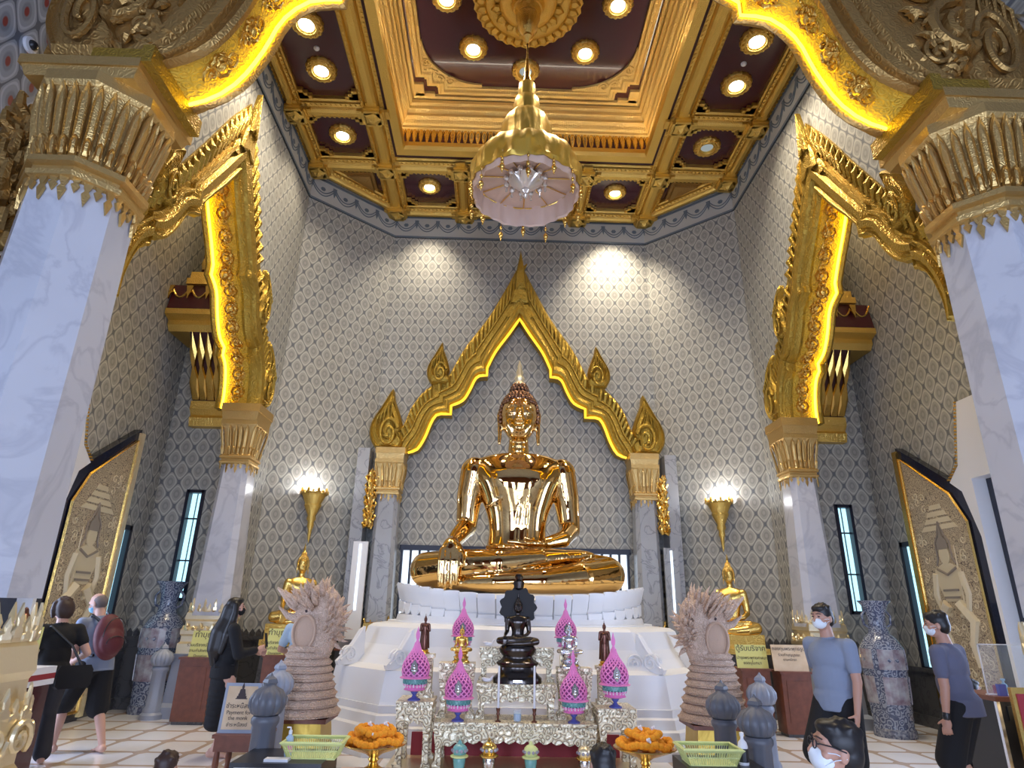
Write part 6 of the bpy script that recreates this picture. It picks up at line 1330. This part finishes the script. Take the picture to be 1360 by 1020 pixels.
    if hk == 'long':
        g.chain([h(0, -.05, .10), h(0, -.075, -.02), u(0, -.11, .38), u(0, -.125, .22), u(0, -.12, .06)], [.085, .09, .105, .10, .05])
        for sx in (-1, 1): g.chain([h(sx*.070, .0, .15), h(sx*.085, .0, .06), h(sx*.085, -.02, -.04), u(sx*.12, -.05, .36), u(sx*.10, -.09, .18)], [.032, .036, .045, .055, .03])
    if hk == 'bun': g.ell(h(0, -.11, .16), (.04, .04, .04))
    rnd = random.Random(len(label))
    if hk in ('short', 'bob', 'messy'):
        for k in range(26):
            a = rnd.uniform(0, 6.28); ph = rnd.uniform(.3, 1.4); v = Vector((.082*cos(a)*cos(ph), -.015+.09*sin(a)*cos(ph), .15+.088*sin(ph))); g.cap(h(*v), .02, h(v.x*1.07, v.y*1.07, v.z+.004), .010, 8)
    remesh(g, 'hair', hm, .0085, root, 2)
    e = MB()
    for sx in (-1, 1): e.ell(h(sx*.031, .0875, .127), (.0125, .006, .0055), 10, 6, hr); e.tube([h(sx*.014, .096, .150), h(sx*.032, .095, .154), h(sx*.052, .078, .148)], .0035, 5)
    e.build('eyes_and_brows', 'ink', root)
    if mask:
        m_ = MB(); m_.ell(h(0, .052, .070), (.062, .062, .052), 18, 12, hr); m_.ell(h(0, .085, .085), (.034, .035, .032), 14, 8, hr)
        remesh(m_, 'face_mask', mask, .007, root, 3); m_ = MB()
        for sx in (-1, 1):
            for dz in (.10, .05): MB().tube([h(sx*.056, .065, dz), h(sx*.074, .03, (dz+.09)/2+.01), h(sx*.084, -.012, .095)], .0022, 5).build('mask_loop', mask, root)
    root['_'] = 0; del root['_']
    return root, u, h, U, RA, LA
# woman at the far left
r, u, h, U, RA, LA = person('person with dark bob, black top, grey trousers and black shoulder bag at far left', 38, 1018, (-.75, .65), 1.60, .10, top='black', bottom=('pants', 'pantg'), hair=('bob', 'hairb'), wl=(-.16, .26, .02), wr=(.24, .16, .10), head=(.35, -.25), skin='skinl', mask=None, sleeve=.5)
b = MB(); m = U @ Matrix.Translation((.17, -.12, -.02)); b.m = m
b.loft([[(x*w_, y, z) for x, y in ((-.17, -.06), (-.1, -.08), (.1, -.08), (.17, -.06), (.17, .04), (-.17, .04))] for z, w_ in ((-.16, .8), (-.13, 1), (.02, 1.02), (.07, .85))])
bag = b.build('shoulder_bag', 'black', smooth=True); bag.parent = r; bag.name = 'bag_body'
b = MB(); b.tube([u(.24, -.16, .02), u(.10, -.15, .25), u(-.12, -.09, .46), u(-.15, .06, .44), u(.02, .15, .2), u(.18, .08, .0)], .012, 6); b.build('bag_strap', 'blackp', r)
# man with the red backpack, bending forward
r, u, h, U, RA, LA = person('person leaning forward in grey-blue tee and black shorts with red backpack, barefoot', 100, 1001, (-.82, .45), 1.68, .22, top='tblue', bottom=('shorts', 'black'), hair=('bald', 'hairg'), wl=(-.20, .20, -.12), wr=(.20, .24, -.16), head=(.35, -.25), skin='skinl', mask='maskb', feet=((.15, -.20), (-.14, .22)), wide=1.08)
b = MB(U @ Matrix.Translation((0, -.19, .24))); b.ell((0, 0, 0), (.165, .105, .25), 24, 16); b.ell((0, -.06, -.06), (.135, .085, .15), 20, 12); pk = remesh(b, 'backpack', 'redpack', .012, r, 4)
b = MB(U @ Matrix.Translation((0, -.19, .24)))
b.tube([(.13*cos(t), -.105-.03*sin(t), -.02+.2*sin(t)) for t in [pi*k/12 for k in range(13)]], .006, 5); b.tube([(.11*cos(t), -.145, -.10+.08*sin(t)) for t in [pi*k/12 for k in range(13)]], .005, 5); b.build('zips', 'blackp', pk)
b = MB()
for sx in (-1, 1): b.tube([u(sx*.09, -.15, .42), u(sx*.105, -.03, .51), u(sx*.11, .09, .44), u(sx*.13, .12, .28), u(sx*.16, .02, .08), u(sx*.12, -.14, .06)], .016, 6)
b.tube([u(0, -.16, .48), u(0, -.11, .54), u(0, -.15, .5)], .01, 5); b.build('backpack_straps', 'blackp', r)
# woman in the long black dress
r, u, h, U, RA, LA = person('person in long black dress with long black hair, near the framed sign', 279, 1006, (.80, .55), 1.63, .0, top='black', bottom=('dress', 'black'), hair=('long', 'hair'), wr=(.14, .30, .20), wl=(-.06, .34, .16), head=(-.15, .05), skin='skinl', mask='black', sleeve=1.85, feet=((.08, .0), (-.08, .05)), curl=.6)
b = MB(U @ Matrix.Translation((.03, .42, .30)) @ Matrix.Rotation(.2, 4, 'X')); b.box((0, 0, 0), (.075, .009, .155)); p_ = b.build('phone', 'blackp'); tag(p_, 'black phone held up by the person in the long black dress', 'phone')
p_.matrix_world = Matrix.LocRotScale(r.location, r.rotation_euler, r.scale)
b = MB(); b.tube([u(-.15, .03, .47), u(0, .13, .3), u(.17, .06, .05), u(.12, -.13, .02), u(-.02, -.16, .25), u(-.15, -.04, .46)], .008, 5); b.build('bag_strap', 'blackp', r)
# walking man, right
p6 = at(1117, 945, Y=6.05)
r, u, h, U, RA, LA = person('person in a pale grey-blue tee, black shorts and white mask walking left', 0, 0, (-.86, -.40), 1.66, .02, top='tblue', bottom=('shorts', 'black'), hair=('short', 'hair'), wr=(.26, -.12, -.10), wl=(-.27, .12, -.08), head=(.0, -.05), skin='skin', mask='mask', feet=((.10, .12), (-.10, -.16)), pos=(p6.x-.02, 6.05), wide=1.12)
# man at the far right
p7 = at(1288, 950, Y=5.95)
r, u, h, U, RA, LA = person('person in slate polo shirt, black shorts and white mask at the far right', 0, 0, (-.50, .80), 1.62, .08, top='tnavy', bottom=('shorts', 'black'), hair=('short', 'hair'), wr=(.22, .12, -.08), wl=(-.26, .04, -.10), head=(.45, -.05), skin='skin', mask='mask', feet=((.10, .04), (-.11, -.04)), pos=(p7.x-.05, 5.95), wide=1.08)
w = LA[2].lerp(LA[1], .06); d = (LA[2]-LA[1]).normalized(); b = MB(); b.cap(w-d*.012, .031, w+d*.012, .031); b.ell(w+Vector((-.03, 0, 0)), (.008, .018, .018)); b.build('wristwatch', 'blackp', r)
# kneeling person reaching to the counter
p8 = at(1290, 985, Y=7.25)
person('person in black kneeling behind the slate polo, one arm reaching toward the counter', 0, 0, (.85, -.15), 1.5, .15, top='black', bottom=('pants', 'black'), hair=('short', 'hair'), wr=(.24, .45, .30), wl=(-.18, .50, .32), skin='skin', kneel=True, sleeve=1.8, pos=(p8.x, 7.25))
# two visitors half hidden by the serpents
p4 = at(392, 900, Y=9.0); person('person in a pale blue shirt mostly hidden behind the left carved serpent', 0, 0, (.2, 1), 1.60, .05, top='tlight', bottom=('pants', 'black'), hair=('short', 'hair'), pos=(p4.x, 9.0), skin='skin', sleeve=.7, wr=(.2, .2, .1), wl=(-.2, .2, .1))
p5 = at(921, 900, Y=11.9); person('person in a yellow shirt and dark trousers half hidden by the right carved serpent', 0, 0, (1, .2), 1.40, .25, top='tyel', bottom=('pants', 'black'), hair=('short', 'hair'), pos=(p5.x+.05, 11.9), wr=(.15, .3, .15), wl=(-.15, .3, .15), head=(0, -.4))
# seated visitors nearest the camera: only the tops of their heads show
def fg(px, ptop, Y, label, face, hairk, headrot=(0, 0), mask=None, top='black', skin='skin', glasses=False):
    z = at(px, ptop, Y=Y).z; sc = z/1.055
    p = at(px, ptop, Y=Y); r, u, h, U, RA, LA = person(label, 0, 0, face, 1.65*sc, 0, top=top, bottom=('pants', 'black'), hair=hairk, wr=(.12, .3, .0), wl=(-.12, .3, .0), head=headrot, kneel=True, pos=(p.x, Y), mask=mask, skin=skin)
    if glasses:
        b = MB()
        for sx in (-1, 1): b.tube([h(sx*.032+.024*cos(t), .102, .125+.018*sin(t)) for t in [2*pi*k/14 for k in range(15)]], .003, 5); b.tube([h(sx*.056, .10, .13), h(sx*.082, .05, .13), h(sx*.084, -.01, .118)], .003, 5)
        b.tube([h(-.01, .105, .128), h(.01, .105, .128)], .003, 5); b.build('glasses', 'blackp', r)
fg(222, 1002, 4.2, 'dark hair of a person sitting low at the bottom left edge of the view', (.1, 1), ('messy', 'hairb'))
fg(801, 994, 3.9, 'black hair of a person sitting low in front of the right marigold bowl', (-.1, 1), ('messy', 'hair'))
fg(1108, 962, 3.2, 'person with black hair, glasses and mask sitting low at the bottom right', (-1, .15), ('messy', 'hair'), (0, .15), 'mask', 'white', 'skin', True)

# look-alikes share a group
GROUPS = {'downlight': 'downlights in the gilded ceiling', 'smoke_detector': 'round detectors in the ceiling strips', 'great_column': 'great front columns', 'aisle_pillar': 'pillars at the aisles', 'wall_pillar': 'pillars under the statue arch',
 'side_arch': 'arches opening to the aisles', 'wall_sconce': 'gilded wall uplighters', 'stone_post': 'fluted stone posts', 'altar_table': 'inlaid altar tables and stands', 'offering_bowl': 'gold bowls of marigolds', 'carved_serpent': 'carved wooden serpents',
 'porcelain_vase': 'tall porcelain vases', 'donation_desk': 'donation desks along the walls', 'notice_card': 'cards on the desks', 'plastic_basket': 'lime plastic baskets', 'offering_box': 'black offering boxes', 'candle': 'candles on the altar',
 'small_standing_figure': 'standing figurines on the altar', 'small_seated_figure': 'seated figurines on the altar', 'seated_gold_statue': 'gold seated statues by the walls', 'aisle_cornice': 'stepped cornices in the aisles', 'hanging_bracket': 'foliage brackets by the great columns',
 'hanging_garland': 'foliage garlands by the wall pillars', 'cloth_stand': 'gold cloth covered stands', 'statue_stand': 'stands of the gold seated statues', 'light_panel': 'panels with a slit of daylight', 'marble_pilaster': 'marble slabs beside the statue arch',
 'gilded_stand': 'narrow stands for the standing figurines', 'low_table': 'low tables under the bowls', 'person': 'visitors in the hall', 'bird_ornament': 'white bird ornaments', 'aisle_fill_disc': 'added fill light discs high in the aisles', 'lantern_plinth': 'blocks under the high lanterns', 'counter_item': 'small things on the right counter'}
for o in list(bpy.data.objects):
    k = o.name.split('.')[0]
    if o.parent is None and k in GROUPS and 'label' in o and 'group' not in o: o['group'] = GROUPS[k]
